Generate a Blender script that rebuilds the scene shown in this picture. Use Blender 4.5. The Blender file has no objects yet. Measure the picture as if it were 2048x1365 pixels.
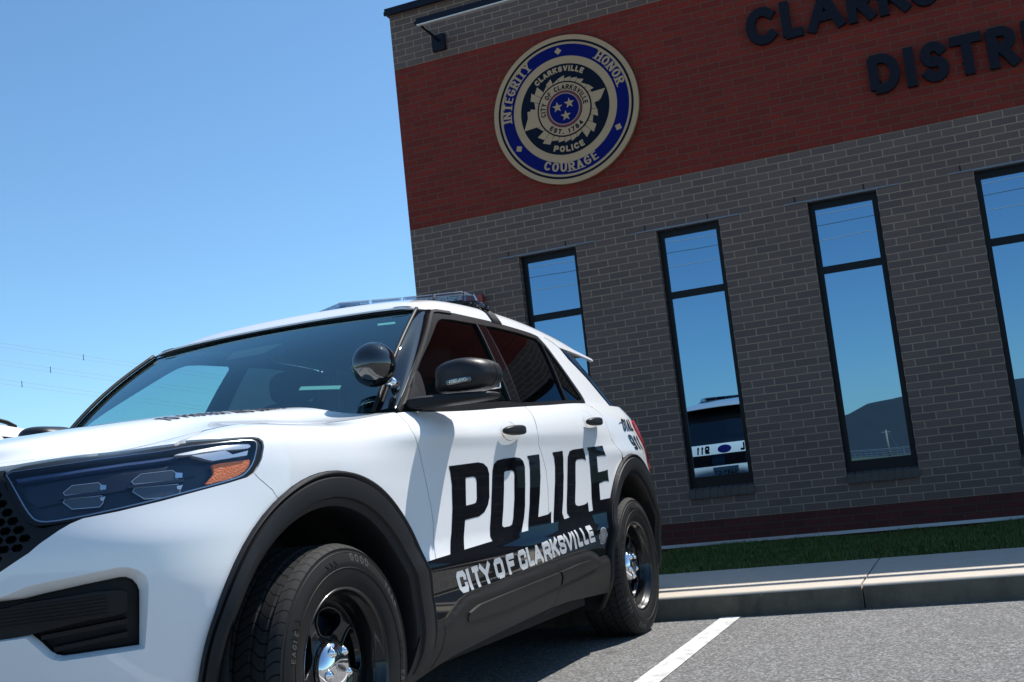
import bpy, bmesh, math, random
import numpy as np
from mathutils import Vector, Matrix
from mathutils.geometry import delaunay_2d_cdt
random.seed(7); rng=np.random.default_rng(7)
SC=bpy.context.scene
R=math.radians
# ------------------------------------------------------------------ camera
cam=bpy.data.objects.new("camera",bpy.data.cameras.new("camera")); SC.collection.objects.link(cam)
cam.data.sensor_width=36; cam.data.lens=39.39; cam.data.clip_start=.05; cam.data.clip_end=6000
_r=Vector((.92311,.36942,-.10671)); _u=Vector((.14760,-.08414,.98546)); _f=Vector((-.35507,.92544,.13220))
cam.matrix_world=Matrix(((_r.x,_u.x,-_f.x,2.7758),(_r.y,_u.y,-_f.y,-3.0705),(_r.z,_u.z,-_f.z,.8414),(0,0,0,1)))
SC.camera=cam
# ------------------------------------------------------------------ sky, sun, exposure
SUN=Vector((.345,.556,1.0)).normalized()
EL=math.asin(SUN.z); AZ=math.atan2(SUN.x,SUN.y)
w=bpy.data.worlds.new("World"); SC.world=w; w.use_nodes=True
nt=w.node_tree; bg=nt.nodes["Background"]
sky=nt.nodes.new("ShaderNodeTexSky"); sky.sky_type='NISHITA'; sky.sun_disc=False
sky.sun_elevation=EL; sky.sun_rotation=AZ; sky.altitude=150; sky.air_density=.85; sky.dust_density=.5; sky.ozone_density=2.0
tint=nt.nodes.new('ShaderNodeMixRGB'); tint.blend_type='MULTIPLY'; tint.inputs[0].default_value=1; tint.inputs[2].default_value=(.74,.99,1.06,1)
nt.links.new(sky.outputs[0],tint.inputs[1]); nt.links.new(tint.outputs[0],bg.inputs[0]); bg.inputs[1].default_value=.094
sl=bpy.data.lights.new("sun",'SUN'); sl.energy=3.85; sl.angle=R(.53); sl.color=(1,.955,.89)
so=bpy.data.objects.new("sun",sl); SC.collection.objects.link(so); so.location=(8,12,20)
so.rotation_euler=SUN.to_track_quat('Z','Y').to_euler()
SC.view_settings.view_transform='Standard'; SC.view_settings.look='None'; SC.view_settings.gamma=1
SC.view_settings.exposure=0.85; SC.view_settings.use_curve_mapping=False
SC.render.engine='CYCLES'; SC.cycles.max_bounces=8; SC.cycles.transparent_max_bounces=16; SC.cycles.glossy_bounces=5
# ------------------------------------------------------------------ materials
def mat(name,col=(.5,.5,.5),rough=.5,metal=0,coat=0,coat_rough=.03,spec=.5,trans=0,ior=1.5,emit=None,sheen=0):
    m=bpy.data.materials.new(name); m.use_nodes=True; b=m.node_tree.nodes["Principled BSDF"]
    b.inputs['Base Color'].default_value=(*col,1); b.inputs['Roughness'].default_value=rough
    b.inputs['Metallic'].default_value=metal; b.inputs['Coat Weight'].default_value=coat; b.inputs['Coat Roughness'].default_value=coat_rough
    b.inputs['Specular IOR Level'].default_value=spec; b.inputs['Transmission Weight'].default_value=trans; b.inputs['IOR'].default_value=ior
    return m
class N:
    """small helper around a material's node tree"""
    def __init__(s,m): s.m=m; s.t=m.node_tree; s.b=s.t.nodes.get("Principled BSDF")
    def n(s,typ,**k):
        o=s.t.nodes.new("ShaderNode"+typ)
        for a,v in k.items(): setattr(o,a,v)
        return o
    def l(s,a,b): s.t.links.new(a,b)
    def coord(s,kind='Object',scale=(1,1,1),loc=(0,0,0)):
        c=s.n('TexCoord'); mp=s.n('Mapping'); mp.inputs['Scale'].default_value=scale; mp.inputs['Location'].default_value=loc
        s.l(c.outputs[kind],mp.inputs[0]); return mp.outputs[0]
    def noise(s,v,scale,detail=4,rough=.5,dist=0):
        o=s.n('TexNoise'); o.inputs['Scale'].default_value=scale; o.inputs['Detail'].default_value=detail; o.inputs['Roughness'].default_value=rough; o.inputs['Distortion'].default_value=dist
        s.l(v,o.inputs['Vector']); return o.outputs['Fac']
    def ramp(s,f,stops):
        o=s.n('ValToRGB'); e=o.color_ramp.elements
        while len(e)<len(stops): e.new(.5)
        for x,(p,c) in zip(e,stops): x.position=p; x.color=(*c,1) if len(c)==3 else c
        s.l(f,o.inputs[0]); return o.outputs[0]
    def mix(s,f,a,b,mode='MIX'):
        o=s.n('MixRGB',blend_type=mode)
        for i,v in enumerate((f,a,b)):
            if hasattr(v,'node'): s.l(v,o.inputs[i])
            elif i==0: o.inputs[0].default_value=v
            else: o.inputs[i].default_value=(*v,1)
        return o.outputs[0]
    def math(s,op,a,b=0,c=0):
        o=s.n('Math',operation=op)
        for i,v in enumerate((a,b,c)):
            if hasattr(v,'node'): s.l(v,o.inputs[i])
            else: o.inputs[i].default_value=v
        return o.outputs[0]
    def bump(s,h,strength=.3,dist=.01,to=None):
        o=s.n('Bump'); o.inputs['Strength'].default_value=strength; o.inputs['Distance'].default_value=dist
        s.l(h,o.inputs['Height']); s.l(o.outputs[0],(to or s.b).inputs['Normal']); return o.outputs[0]
    def color(s,c): s.l(c,s.b.inputs['Base Color'])
    def rough(s,c): s.l(c,s.b.inputs['Roughness'])
M={}
M['white']=mat('white_paint',(.80,.81,.82),.42,coat=1,coat_rough=.02,spec=.4)
n=N(M['white']); v=n.coord(); n.color(n.mix(n.noise(v,6,5),(.79,.80,.815),(.815,.82,.825)))
M['vinyl']=mat('black_gloss_vinyl',(.004,.004,.0055),.3,coat=1,coat_rough=.02,spec=.05)
M['gloss']=mat('black_gloss_paint',(.004,.0045,.006),.3,coat=1,coat_rough=.015,spec=0)
M['gloss'].node_tree.nodes['Principled BSDF'].inputs['Coat IOR'].default_value=1.9
def plastic(name,col,rough,bs=900,st=.25):
    m=mat(name,col,rough,spec=.28); n=N(m); v=n.coord()
    n.bump(n.noise(v,bs,2),st,.0015)
    n.color(n.mix(n.ramp(n.noise(v,5,6,.65),[(.35,(0,0,0)),(.75,(1,1,1))]),col,tuple(c*1.4+.0015 for c in col)))
    return m
M['plastic']=plastic('black_textured_plastic',(.0075,.008,.0095),.5)
M['rocker']=plastic('dusty_black_plastic',(.011,.0105,.010),.5,st=.15)
M['mirror']=plastic('grained_mirror_plastic',(.018,.018,.020),.36,bs=420,st=.5)
M['trim']=plastic('black_trim',(.006,.006,.007),.38,st=.1)
M['dark']=mat('dark_cavity',(.006,.006,.007),.8)
M['underbody']=mat('underbody',(.010,.010,.010),.8)
M['interior']=mat('dark_interior',(.012,.012,.014),.75)
M['dash']=mat('dashboard_vinyl',(.020,.020,.022),.6)
M['chrome']=mat('chrome',(.86,.86,.88),.06,metal=1)
M['steel']=mat('brushed_steel',(.42,.42,.44),.3,metal=1)
M['rim']=mat('black_wheel_paint',(.004,.004,.005),.35,coat=.7,coat_rough=.04,spec=.2)
M['amber']=mat('amber_reflector',(.95,.20,.010),.3); 
n=N(M['amber']); n.bump(n.noise(n.coord(),260,2),.8,.004)
M['red']=mat('red_lens',(.55,.004,.006),.25,coat=.35)
M['darkred']=mat('dark_red_lens',(.10,.003,.006),.15,coat=1)
M['silver']=mat('silver_reflector',(.70,.71,.73),.25,metal=.7)
M['housing']=mat('lamp_housing',(.004,.007,.018),.35)  # navy tone stands in for blue sky reflected in the headlamp lens
M['guide_refl']=mat('guide_reflection_strip',(.03,.05,.12),.25,coat=.6)  # blue tone paints in the reflection band along the lamp's top edge
M['proj']=mat('projector_glass',(.05,.055,.065),.08,coat=1)
M['decal_white']=mat('white_vinyl',(.70,.71,.72),.3,coat=.6)
M['decal_silver']=mat('silver_vinyl',(.36,.37,.38),.35,coat=.5)
M['decal_navy']=mat('navy_vinyl',(.02,.02,.035),.8,spec=.1)
M['plate']=mat('plate_white',(.62,.66,.68),.4)
M['led']=mat('led_cells',(.30,.30,.30),.25,metal=.6)
n=N(M['led']); f=n.noise(n.coord(),320,1); n.color(n.ramp(f,[(.4,(.02,.02,.025)),(.58,(.75,.72,.62))]))
M['sticker']=mat('pale_green_sticker',(.40,.62,.55),.5)
def glass(name,tint,ior,rough=0,refl=(1,1,1)):
    """thin pane: Schlick reflection over a tinted see-through layer, same from both sides"""
    m=bpy.data.materials.new(name); m.use_nodes=True; t=m.node_tree; t.nodes.clear(); n=N(m)
    o=n.n('OutputMaterial'); mx=n.n('MixShader'); tr=n.n('BsdfTransparent'); gl=n.n('BsdfGlossy'); g=n.n('NewGeometry'); d=n.n('VectorMath',operation='DOT_PRODUCT')
    n.l(g.outputs['Incoming'],d.inputs[0]); n.l(g.outputs['Normal'],d.inputs[1])
    f0=((ior-1)/(ior+1))**2
    k=n.math('POWER',n.math('SUBTRACT',1,n.math('MINIMUM',1,n.math('ABSOLUTE',d.outputs['Value']))),5)
    fac=n.math('MULTIPLY_ADD',k,1-f0,f0)
    tr.inputs[0].default_value=(*tint,1); gl.inputs['Roughness'].default_value=rough; gl.inputs['Color'].default_value=(*refl,1)
    n.l(fac,mx.inputs[0]); n.l(tr.outputs[0],mx.inputs[1]); n.l(gl.outputs[0],mx.inputs[2]); n.l(mx.outputs[0],o.inputs[0])
    return m
M['windshield']=glass('windshield_glass',(.56,.80,.78),2.7,0,(.70,.98,1.0))
M['sideglass']=glass('tinted_side_glass',(.62,.78,.76),1.5)
M['darkglass']=glass('privacy_glass',(.06,.065,.065),1.6)
M['lens']=glass('headlamp_lens',(.90,.92,.94),1.62,0,(.60,.80,1.0))
M['clear']=glass('clear_lens',(.66,.70,.78),1.6)
# tyre rubber: sidewall and tread
M['rubber']=mat('tyre_sidewall',(.017,.017,.018),.62,spec=.22)
n=N(M['rubber']); v=n.coord(); n.color(n.mix(n.noise(v,9,6,.7),(.006,.006,.0065),(.014,.0135,.013)))
M['rubber_text']=mat('tyre_lettering',(.060,.058,.055),.42)
M['tread']=mat('tyre_tread',(.022,.022,.022),.75,spec=.2)
n=N(M['tread']); c=n.n('TexCoord'); s=n.n('SeparateXYZ'); n.l(c.outputs['Object'],s.inputs[0])
ang=n.math('ARCTAN2',s.outputs[2],s.outputs[1]); k=n.math('MULTIPLY',ang,64/(2*math.pi))
k=n.math('ADD',k,n.math('MULTIPLY',n.math('SINE',n.math('MULTIPLY',s.outputs[0],70)),.35))
fr=n.math('FRACT',k); cut=n.math('LESS_THAN',fr,.14)
n.color(n.mix(cut,(.026,.026,.026),(.002,.002,.002))); n.bump(n.math('SUBTRACT',1,cut),1,.006)
# masonry
WX,ZL,H,WY=.39245,3.16199,.0677,7.2747      # first full opening edge, lintel level, course height, wall face
def brick(name,c1,c2,mortar,dirt):
    m=mat(name,c1,.85); n=N(m); c=n.n('TexCoord'); s=n.n('SeparateXYZ'); cb=n.n('CombineXYZ')
    n.l(c.outputs['Object'],s.inputs[0])
    n.l(n.math('SUBTRACT',n.math('ADD',s.outputs[0],s.outputs[1]),WX+WY-40*.2031),cb.inputs[0])
    n.l(n.math('SUBTRACT',s.outputs[2],ZL-200*H),cb.inputs[1])
    b=n.n('TexBrick'); b.offset=.5; b.offset_frequency=2; b.squash=1
    for kk,vv in (('Scale',1),('Mortar Size',.0047),('Mortar Smooth',.12),('Bias',0),('Brick Width',.2031),('Row Height',H)): b.inputs[kk].default_value=vv
    b.inputs['Color1'].default_value=(*c1,1); b.inputs['Color2'].default_value=(*c2,1); b.inputs['Mortar'].default_value=(*mortar,1)
    n.l(cb.outputs[0],b.inputs['Vector'])
    v=n.coord(); f1=n.noise(v,2.2,5,.6); f2=n.noise(v,55,6,.7)
    col=n.mix(n.ramp(f2,[(.3,(0,0,0)),(.7,(1,1,1))]),b.outputs[0],n.mix(1,b.outputs[0],(.80,.80,.80),'MULTIPLY'))
    col=n.mix(n.math('MULTIPLY',n.ramp(f1,[(.42,(0,0,0)),(.75,(1,1,1))]),.35),col,dirt)
    n.color(col)
    h=n.math('ADD',n.math('SUBTRACT',1,b.outputs[1]),n.math('MULTIPLY',f2,.25))
    n.bump(h,.9,.006)
    return m
M['grey_brick']=brick('grey_brick',(.168,.116,.098),(.128,.088,.078),(.370,.285,.190),(.120,.086,.072))
M['red_brick']=brick('red_brick',(.232,.0185,.0070),(.168,.0135,.0058),(.120,.068,.042),(.105,.018,.010))
M['base_brick']=brick('base_red_brick',(.100,.0165,.0120),(.070,.0120,.0090),(.065,.045,.033),(.055,.017,.013))
M['sill_brick']=mat('sill_brick',(.14,.122,.118),.85); n=N(M['sill_brick']); v=n.coord(); f=n.noise(v,40,6,.7); n.color(n.mix(f,(.060,.052,.050),(.098,.083,.074))); n.bump(f,.4,.004)
M['mortar']=mat('mortar',(.15,.13,.105),.9)
M['frame']=mat('dark_anodised_frame',(.006,.007,.010),.4,spec=.2)
M['coping']=mat('navy_metal_coping',(.008,.010,.020),.5,spec=.2)
M['flash']=mat('metal_flashing',(.50,.52,.56),.35,metal=.6)
M['lintel']=mat('steel_lintel',(.22,.23,.26),.4,metal=.5)
M['winglass']=bpy.data.materials.new('reflective_window_glass'); M['winglass'].use_nodes=True
n=N(M['winglass']); n.b.inputs['Base Color'].default_value=(.17,.285,.40,1); n.b.inputs['Metallic'].default_value=1; n.b.inputs['Roughness'].default_value=.004
n.bump(n.noise(n.coord(scale=(1,1,.6)),1.1,1),.06,.02)
M['tan']=mat('tan_sign_face',(.30,.215,.130),.5); n=N(M['tan']); f=n.noise(n.coord(scale=(1,1,3)),5,5); n.color(n.mix(f,(.42,.265,.135),(.48,.31,.165)))
M['signblue']=mat('sign_blue',(.002,.006,.105),.6,spec=.1)
M['signnavy']=mat('sign_navy',(.006,.010,.022),.6,spec=.08)
M['signred']=mat('sign_maroon',(.16,.015,.03),.4)
M['letter']=mat('navy_sign_letter',(.006,.008,.016),.65,spec=.2)
M['redbox']=mat('red_enamel',(.28,.04,.03),.4)
# ground
M['asphalt']=mat('asphalt',(.2,.2,.2),.9); n=N(M['asphalt']); v=n.coord()
sp=n.n('TexVoronoi'); sp.inputs['Scale'].default_value=100; n.l(v,sp.inputs['Vector'])
bw=n.n('RGBToBW'); n.l(sp.outputs['Color'],bw.inputs[0])
stone=n.ramp(bw.outputs[0],[(.22,(.050,.049,.048)),(.5,(.150,.148,.145)),(.80,(.44,.435,.43))])
f1=n.noise(v,120,5,.85); a=n.mix(n.ramp(f1,[(.40,(1,1,1)),(.56,(0,0,0))]),stone,(.075,.074,.073))
a=n.mix(n.ramp(n.noise(v,34,3,.6),[(.3,(0,0,0)),(.75,(.5,.5,.5))]),a,(.20,.197,.193))
a=n.mix(n.math('MULTIPLY',n.ramp(n.noise(v,1.3,7,.68),[(.45,(0,0,0)),(.8,(1,1,1))]),.45),a,(.135,.133,.13))
spots=n.n('TexVoronoi'); spots.inputs['Scale'].default_value=2.6; n.l(v,spots.inputs['Vector']); a=n.mix(n.math('MULTIPLY',n.ramp(spots.outputs['Distance'],[(.05,(1,1,1)),(.16,(0,0,0))]),n.ramp(n.noise(n.coord(loc=(1,5,0)),1.7,2),[(.52,(0,0,0)),(.62,(.65,.65,.65))])),a,(.06,.058,.056))
a=n.mix(n.math('MULTIPLY',n.ramp(n.noise(n.coord(loc=(3,1,0)),.8,4,.5),[(.60,(0,0,0)),(.70,(1,1,1))]),.40),a,(.115,.113,.11))
cr=n.n('TexVoronoi',feature='DISTANCE_TO_EDGE'); cr.inputs['Scale'].default_value=.45; nn_=n.n('TexNoise'); nn_.inputs['Scale'].default_value=2.2; nn_.inputs['Detail'].default_value=6; vs=n.n('VectorMath',operation='MULTIPLY_ADD'); vs.inputs[1].default_value=(.5,.5,.5); n.l(nn_.outputs['Color'],vs.inputs[0]); n.l(v,vs.inputs[2]); n.l(vs.outputs[0],cr.inputs['Vector'])
crk=n.math('MULTIPLY',n.math('LESS_THAN',cr.outputs['Distance'],.0016),n.math('GREATER_THAN',n.noise(n.coord(loc=(7,2,0)),1.4,4,.7),.58))
n.color(n.mix(crk,a,(.04,.04,.04))); n.bump(n.math('ADD',f1,n.math('MULTIPLY',bw.outputs[0],.6)),.7,.010)
M['roadpaint']=mat('worn_white_road_paint',(.72,.72,.70),.8); n=N(M['roadpaint']); v=n.coord()
f=n.noise(v,210,4,.8); g=n.noise(v,14,4); n.color(n.mix(n.ramp(n.math('ADD',f,n.math('MULTIPLY',g,.5)),[(.68,(1,1,1)),(.78,(0,0,0))]),(.70,.70,.68),(.30,.295,.285))); n.bump(f,.4,.004)
M['concrete']=mat('concrete',(.48,.42,.35),.88); n=N(M['concrete']); v=n.coord()
c1=n.mix(n.noise(v,7,7,.7),(.40,.35,.29),(.56,.50,.42)); c1=n.mix(n.math('MULTIPLY',n.ramp(n.noise(n.coord(scale=(3,60,60)),1.5,4),[(.55,(0,0,0)),(.75,(1,1,1))]),.25),c1,(.30,.27,.23))
n.color(c1); n.bump(n.noise(v,120,5,.7),.3,.004)
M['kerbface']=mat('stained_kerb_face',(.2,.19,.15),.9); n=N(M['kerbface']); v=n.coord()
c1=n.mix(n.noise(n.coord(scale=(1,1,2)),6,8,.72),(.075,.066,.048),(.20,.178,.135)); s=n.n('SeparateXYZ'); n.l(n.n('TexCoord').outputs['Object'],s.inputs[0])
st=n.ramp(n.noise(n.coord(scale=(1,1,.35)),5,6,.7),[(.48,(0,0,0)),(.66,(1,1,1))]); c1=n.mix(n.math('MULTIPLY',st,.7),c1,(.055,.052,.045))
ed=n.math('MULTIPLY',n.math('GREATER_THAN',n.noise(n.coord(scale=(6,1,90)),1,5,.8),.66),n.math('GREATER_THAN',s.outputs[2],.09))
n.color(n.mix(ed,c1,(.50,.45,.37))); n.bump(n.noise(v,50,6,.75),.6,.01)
M['soil']=mat('lawn_soil',(.035,.045,.018),.95)
M['blade']=mat('grass_blade',(.03,.075,.012),.6); n=N(M['blade']); f=n.noise(n.coord(),3,3); f2=n.ramp(n.noise(n.coord(),75,2),[(.52,(0,0,0)),(.72,(1,1,1))])
n.color(n.mix(f2,n.mix(f,(.030,.072,.006),(.060,.105,.008)),(.20,.165,.045)))
M['field']=mat('far_field',(.07,.10,.035),.95); n=N(M['field']); n.color(n.mix(n.noise(n.coord(),.05,6),(.05,.08,.025),(.13,.13,.06)))
M['hill']=mat('wooded_hill',(.05,.06,.05),.95); n=N(M['hill']); n.color(n.mix(n.noise(n.coord(),.12,8,.7),(.018,.026,.032),(.034,.044,.052)))  # bluish tone paints distance haze into the hill's colour
M['wood']=mat('weathered_pole_wood',(.30,.26,.21),.9); n=N(M['wood']); n.color(n.mix(n.noise(n.coord(scale=(8,8,.5)),3,5),(.22,.19,.15),(.40,.36,.30)))
M['wire']=mat('overhead_wire',(.45,.44,.43),.6)
M['galv']=mat('galvanised_wire',(.20,.21,.22),.5,metal=.4)
M['fixture_lens']=mat('fixture_lens',(.72,.70,.66),.25,coat=.6)
# ------------------------------------------------------------------ object helpers
def link(o,parent=None):
    SC.collection.objects.link(o)
    if parent is not None: o.parent=parent
    return o
def thing(name,label,cat,loc=(0,0,0),rz=0,group=None):
    o=bpy.data.objects.new(name,None); o.empty_display_size=.2; link(o); o.location=loc; o.rotation_euler=(0,0,rz)
    o['label']=label; o['category']=cat
    if group: o['group']=group
    return o
def tag(o,label,cat,group=None):
    o['label']=label; o['category']=cat
    if group: o['group']=group
    return o
def struct(o,kind='structure'): o['kind']=kind; return o
def mesh(name,V,F,m,parent=None,smooth=False,normals=None,mats=None,fm=None):
    me=bpy.data.meshes.new(name); me.from_pydata([tuple(map(float,x)) for x in V],[],[tuple(map(int,f)) for f in F])
    for mm in (mats or [m]): me.materials.append(mm)
    if fm is not None: me.polygons.foreach_set('material_index',np.asarray(fm,dtype=np.int32))
    if smooth or normals is not None: me.polygons.foreach_set('use_smooth',[True]*len(me.polygons))
    me.update()
    if normals is not None: me.normals_split_custom_set_from_vertices([tuple(map(float,x)) for x in normals])
    o=bpy.data.objects.new(name,me); return link(o,parent)
class MB:
    """collects boxes, bars, tubes and lathes into one mesh"""
    def __init__(s): s.V=[];s.F=[]
    def add(s,V,F):
        b=len(s.V); s.V+= [tuple(map(float,v)) for v in V]; s.F+=[tuple(int(i)+b for i in f) for f in F]; return s
    def box(s,a,b):
        x0,y0,z0=a;x1,y1,z1=b
        return s.add([(x0,y0,z0),(x1,y0,z0),(x1,y1,z0),(x0,y1,z0),(x0,y0,z1),(x1,y0,z1),(x1,y1,z1),(x0,y1,z1)],[(0,3,2,1),(4,5,6,7),(0,1,5,4),(1,2,6,5),(2,3,7,6),(3,0,4,7)])
    def tube(s,pts,r,n=8,cap=True):
        pts=[Vector(p) for p in pts]; rr=r if hasattr(r,'__len__') else [r]*len(pts); rings=[]; up=None
        V=[];F=[]
        for i,p in enumerate(pts):
            d=(pts[min(i+1,len(pts)-1)]-pts[max(i-1,0)]).normalized()
            if up is None:
                up=d.orthogonal().normalized()
            else: up=(up-d*up.dot(d)).normalized()
            sd=d.cross(up)
            for k in range(n):
                a=2*math.pi*k/n; V.append(p+(up*math.cos(a)+sd*math.sin(a))*rr[i])
        for i in range(len(pts)-1):
            for k in range(n): F.append((i*n+k,i*n+(k+1)%n,(i+1)*n+(k+1)%n,(i+1)*n+k))
        if cap: F.append(tuple(range(n-1,-1,-1))); F.append(tuple((len(pts)-1)*n+k for k in range(n)))
        return s.add(V,F)
    def prism(s,poly,axis,a,b):
        # poly: 2-D ring in the plane perpendicular to axis
        def P3(p,t): return {'x':(t,p[0],p[1]),'y':(p[0],t,p[1]),'z':(p[0],p[1],t)}[axis]
        k=len(poly); V=[P3(p,a) for p in poly]+[P3(p,b) for p in poly]
        F=[tuple(range(k)),tuple(range(2*k-1,k-1,-1))]+[(i,i+k,(i+1)%k+k,(i+1)%k) for i in range(k)]
        return s.add(V,F)
    def build(s,name,m,parent=None,smooth=False,bevel=0,fix=True):
        o=mesh(name,s.V,s.F,m,parent,smooth)
        if fix or bevel:
            bm=bmesh.new(); bm.from_mesh(o.data)
            if bevel: bmesh.ops.bevel(bm,geom=bm.edges[:],offset=bevel,segments=2,affect='EDGES',profile=.5)
            bmesh.ops.recalc_face_normals(bm,faces=bm.faces[:]); bm.to_mesh(o.data); bm.free()
        return o
def lathe(name,prof,m,parent,seg=96,axis_x=True,smooth=True,ang=40):
    """prof: list of (r,x); turned about the x axis"""
    V=[];F=[];k=len(prof)
    for i in range(seg):
        a=2*math.pi*i/seg
        for r,x in prof: V.append((x,r*math.cos(a),r*math.sin(a)))
    for i in range(seg):
        for j in range(k-1): F.append((i*k+j,i*k+j+1,((i+1)%seg)*k+j+1,((i+1)%seg)*k+j))
    o=mesh(name,V,F,m,parent,smooth)
    bm=bmesh.new(); bm.from_mesh(o.data); bmesh.ops.remove_doubles(bm,verts=bm.verts[:],dist=1e-5); bmesh.ops.recalc_face_normals(bm,faces=bm.faces[:])
    for e in bm.edges:
        if len(e.link_faces)==2 and e.calc_face_angle(0)>R(ang): e.smooth=False
    bm.to_mesh(o.data); bm.free(); return o
def rbox(name,c,h,m,parent,n=4.,ny=None,deform=None,seg=40):
    """rounded block: superellipsoid with half sizes h, optionally deformed (unit coords -> unit coords)"""
    bm=bmesh.new(); bmesh.ops.create_cube(bm,size=2); bmesh.ops.subdivide_edges(bm,edges=bm.edges[:],cuts=15,use_grid_fill=True)
    for v in bm.verts:
        p=np.array(v.co); L=(np.abs(p)**n).sum()**(1/n); p=p/L
        if deform: p=np.array(deform(*p))
        v.co=Vector((c[0]+p[0]*h[0],c[1]+p[1]*h[1],c[2]+p[2]*h[2]))
    me=bpy.data.meshes.new(name); bmesh.ops.recalc_face_normals(bm,faces=bm.faces[:]); bm.to_mesh(me); bm.free()
    me.materials.append(m); me.polygons.foreach_set('use_smooth',[True]*len(me.polygons))
    return link(bpy.data.objects.new(name,me),parent)
# ---- planar regions with holes, mapped on to a curved surface
def densify(p,step):
    out=[]
    for i in range(len(p)):
        a=np.array(p[i]);b=np.array(p[(i+1)%len(p)]);k=max(1,int(math.ceil(np.hypot(*(b-a))/step)))
        for j in range(k): out.append(tuple(a+(b-a)*j/k))
    return out
def smoothpoly(p,it=1):
    for _ in range(it):
        q=[]
        for i in range(len(p)):
            a=np.array(p[i]);b=np.array(p[(i+1)%len(p)]); q+= [tuple(.75*a+.25*b),tuple(.25*a+.75*b)]
        p=q
    return p
def inset(p,d):
    p=np.array(p);n=len(p);A=sum(p[i][0]*p[(i+1)%n][1]-p[(i+1)%n][0]*p[i][1] for i in range(n));sg=1 if A>0 else -1
    out=[]
    for i in range(n):
        a=p[i]-p[i-1];b=p[(i+1)%n]-p[i]
        na=np.array([-a[1],a[0]])/(np.hypot(*a)+1e-9)*sg;nb=np.array([-b[1],b[0]])/(np.hypot(*b)+1e-9)*sg
        m=na+nb;L=m@m
        out.append(tuple(p[i]+(m/L*2*d if L>.4 else na*d)))
    return out
def cdt(solids,holes=(),step=None,extra=None):
    pts=[];faces=[];
    for p in list(solids)+list(holes):
        p=densify(p,step) if step else list(p)
        if sum(p[i-1][0]*p[i][1]-p[i][0]*p[i-1][1] for i in range(len(p)))<0: p=p[::-1]
        faces.append(list(range(len(pts),len(pts)+len(p)))); pts+=[tuple(q) for q in p]
    ns=len(solids)
    if step:
        a=np.array(pts);lo=a.min(0);hi=a.max(0)
        gx=np.arange(lo[0]+step*.5,hi[0],step);gy=np.arange(lo[1]+step*.5,hi[1],step)
        pts+=[(x,y+ (.003 if i%2 else 0)) for i,x in enumerate(gx) for y in gy]
    if extra: pts+=extra
    vo,eo,fo,ov,oe,of=delaunay_2d_cdt([Vector(p) for p in pts],[],faces,0,1e-6,True)
    keep=[f for f,o in zip(fo,of) if any(i<ns for i in o) and not any(i>=ns for i in o)]
    used=sorted({i for f in keep for i in f});mp={u:i for i,u in enumerate(used)}
    Vv=np.array([tuple(vo[u]) for u in used]) if used else np.zeros((0,2)); Fv=[[mp[i] for i in f] for f in keep]
    # make faces counter-clockwise
    for f in Fv:
        a,b,c=Vv[f[0]],Vv[f[1]],Vv[f[2]]
        if (b[0]-a[0])*(c[1]-a[1])-(b[1]-a[1])*(c[0]-a[0])<0: f.reverse()
    return Vv,Fv
def nrm(F,a,b,e=1e-3):
    n=np.cross(F(a+e,b)-F(a-e,b),F(a,b+e)-F(a,b-e)); return n/(np.linalg.norm(n,axis=-1,keepdims=True)+1e-12)
def patch(name,F,solids,m,parent,off=0.,holes=(),step=.03,thick=.012,offf=None,mirror=False,sym=False,flat=False,make=True,ins=0,extra=None):
    if solids and not hasattr(solids[0][0],'__len__'): solids=[solids]
    if ins: solids=[inset(s,ins) for s in solids]
    Vv,Fv=cdt(solids,holes,step,extra)
    a,b=Vv[:,0],Vv[:,1]; P3=F(a,b); Nn=nrm(F,a,b); o=np.full(len(a),float(off))
    if offf is not None: o=o+offf(a,b)
    P3=P3+Nn*o[:,None]
    if offf is not None:
        G=lambda x,y:F(x,y)+nrm(F,x,y)*(off+offf(x,y))[:,None]
        Nn=nrm(G,a,b,2e-3)
    V=list(P3);NN=list(Nn);FF=[list(f) for f in Fv]
    if thick:
        cnt={}
        for f in Fv:
            for i in range(3): e=(f[i],f[(i+1)%3]); cnt[e]=1
        for (i,j) in list(cnt):
            if (j,i) in cnt: continue
            d=P3[j]-P3[i]; nn=(Nn[i]+Nn[j])/2; out=np.cross(d,nn); out/= (np.linalg.norm(out)+1e-12)
            k=len(V); V+=[P3[i],P3[j],P3[j]-Nn[j]*thick,P3[i]-Nn[i]*thick]; NN+=[out]*4; FF.append([k+1,k,k+3,k+2])
    if not len(Vv): print('EMPTY PATCH',name,len(solids),len(solids[0])); return None
    V=np.array(V);NN=np.array(NN)
    if sym:
        k=len(V);mid=np.abs(V[:,0])<2e-4; mp=np.where(mid,np.arange(k),np.arange(k)+k); V=np.r_[V,V*[-1,1,1]];NN=np.r_[NN,NN*[-1,1,1]]
        NN[:k][mid]*=[0,1,1]; FF=FF+[[int(mp[i]) for i in f][::-1] for f in FF]
    outs=[]
    if make: outs.append(mesh(name,V,FF,m,parent,True,NN))
    if mirror: outs.append(mesh(name,V*[-1,1,1],[f[::-1] for f in FF],m,mirror if mirror is not True else parent,True,NN*[-1,1,1]))
    return outs if len(outs)!=1 else outs[0]
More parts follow.
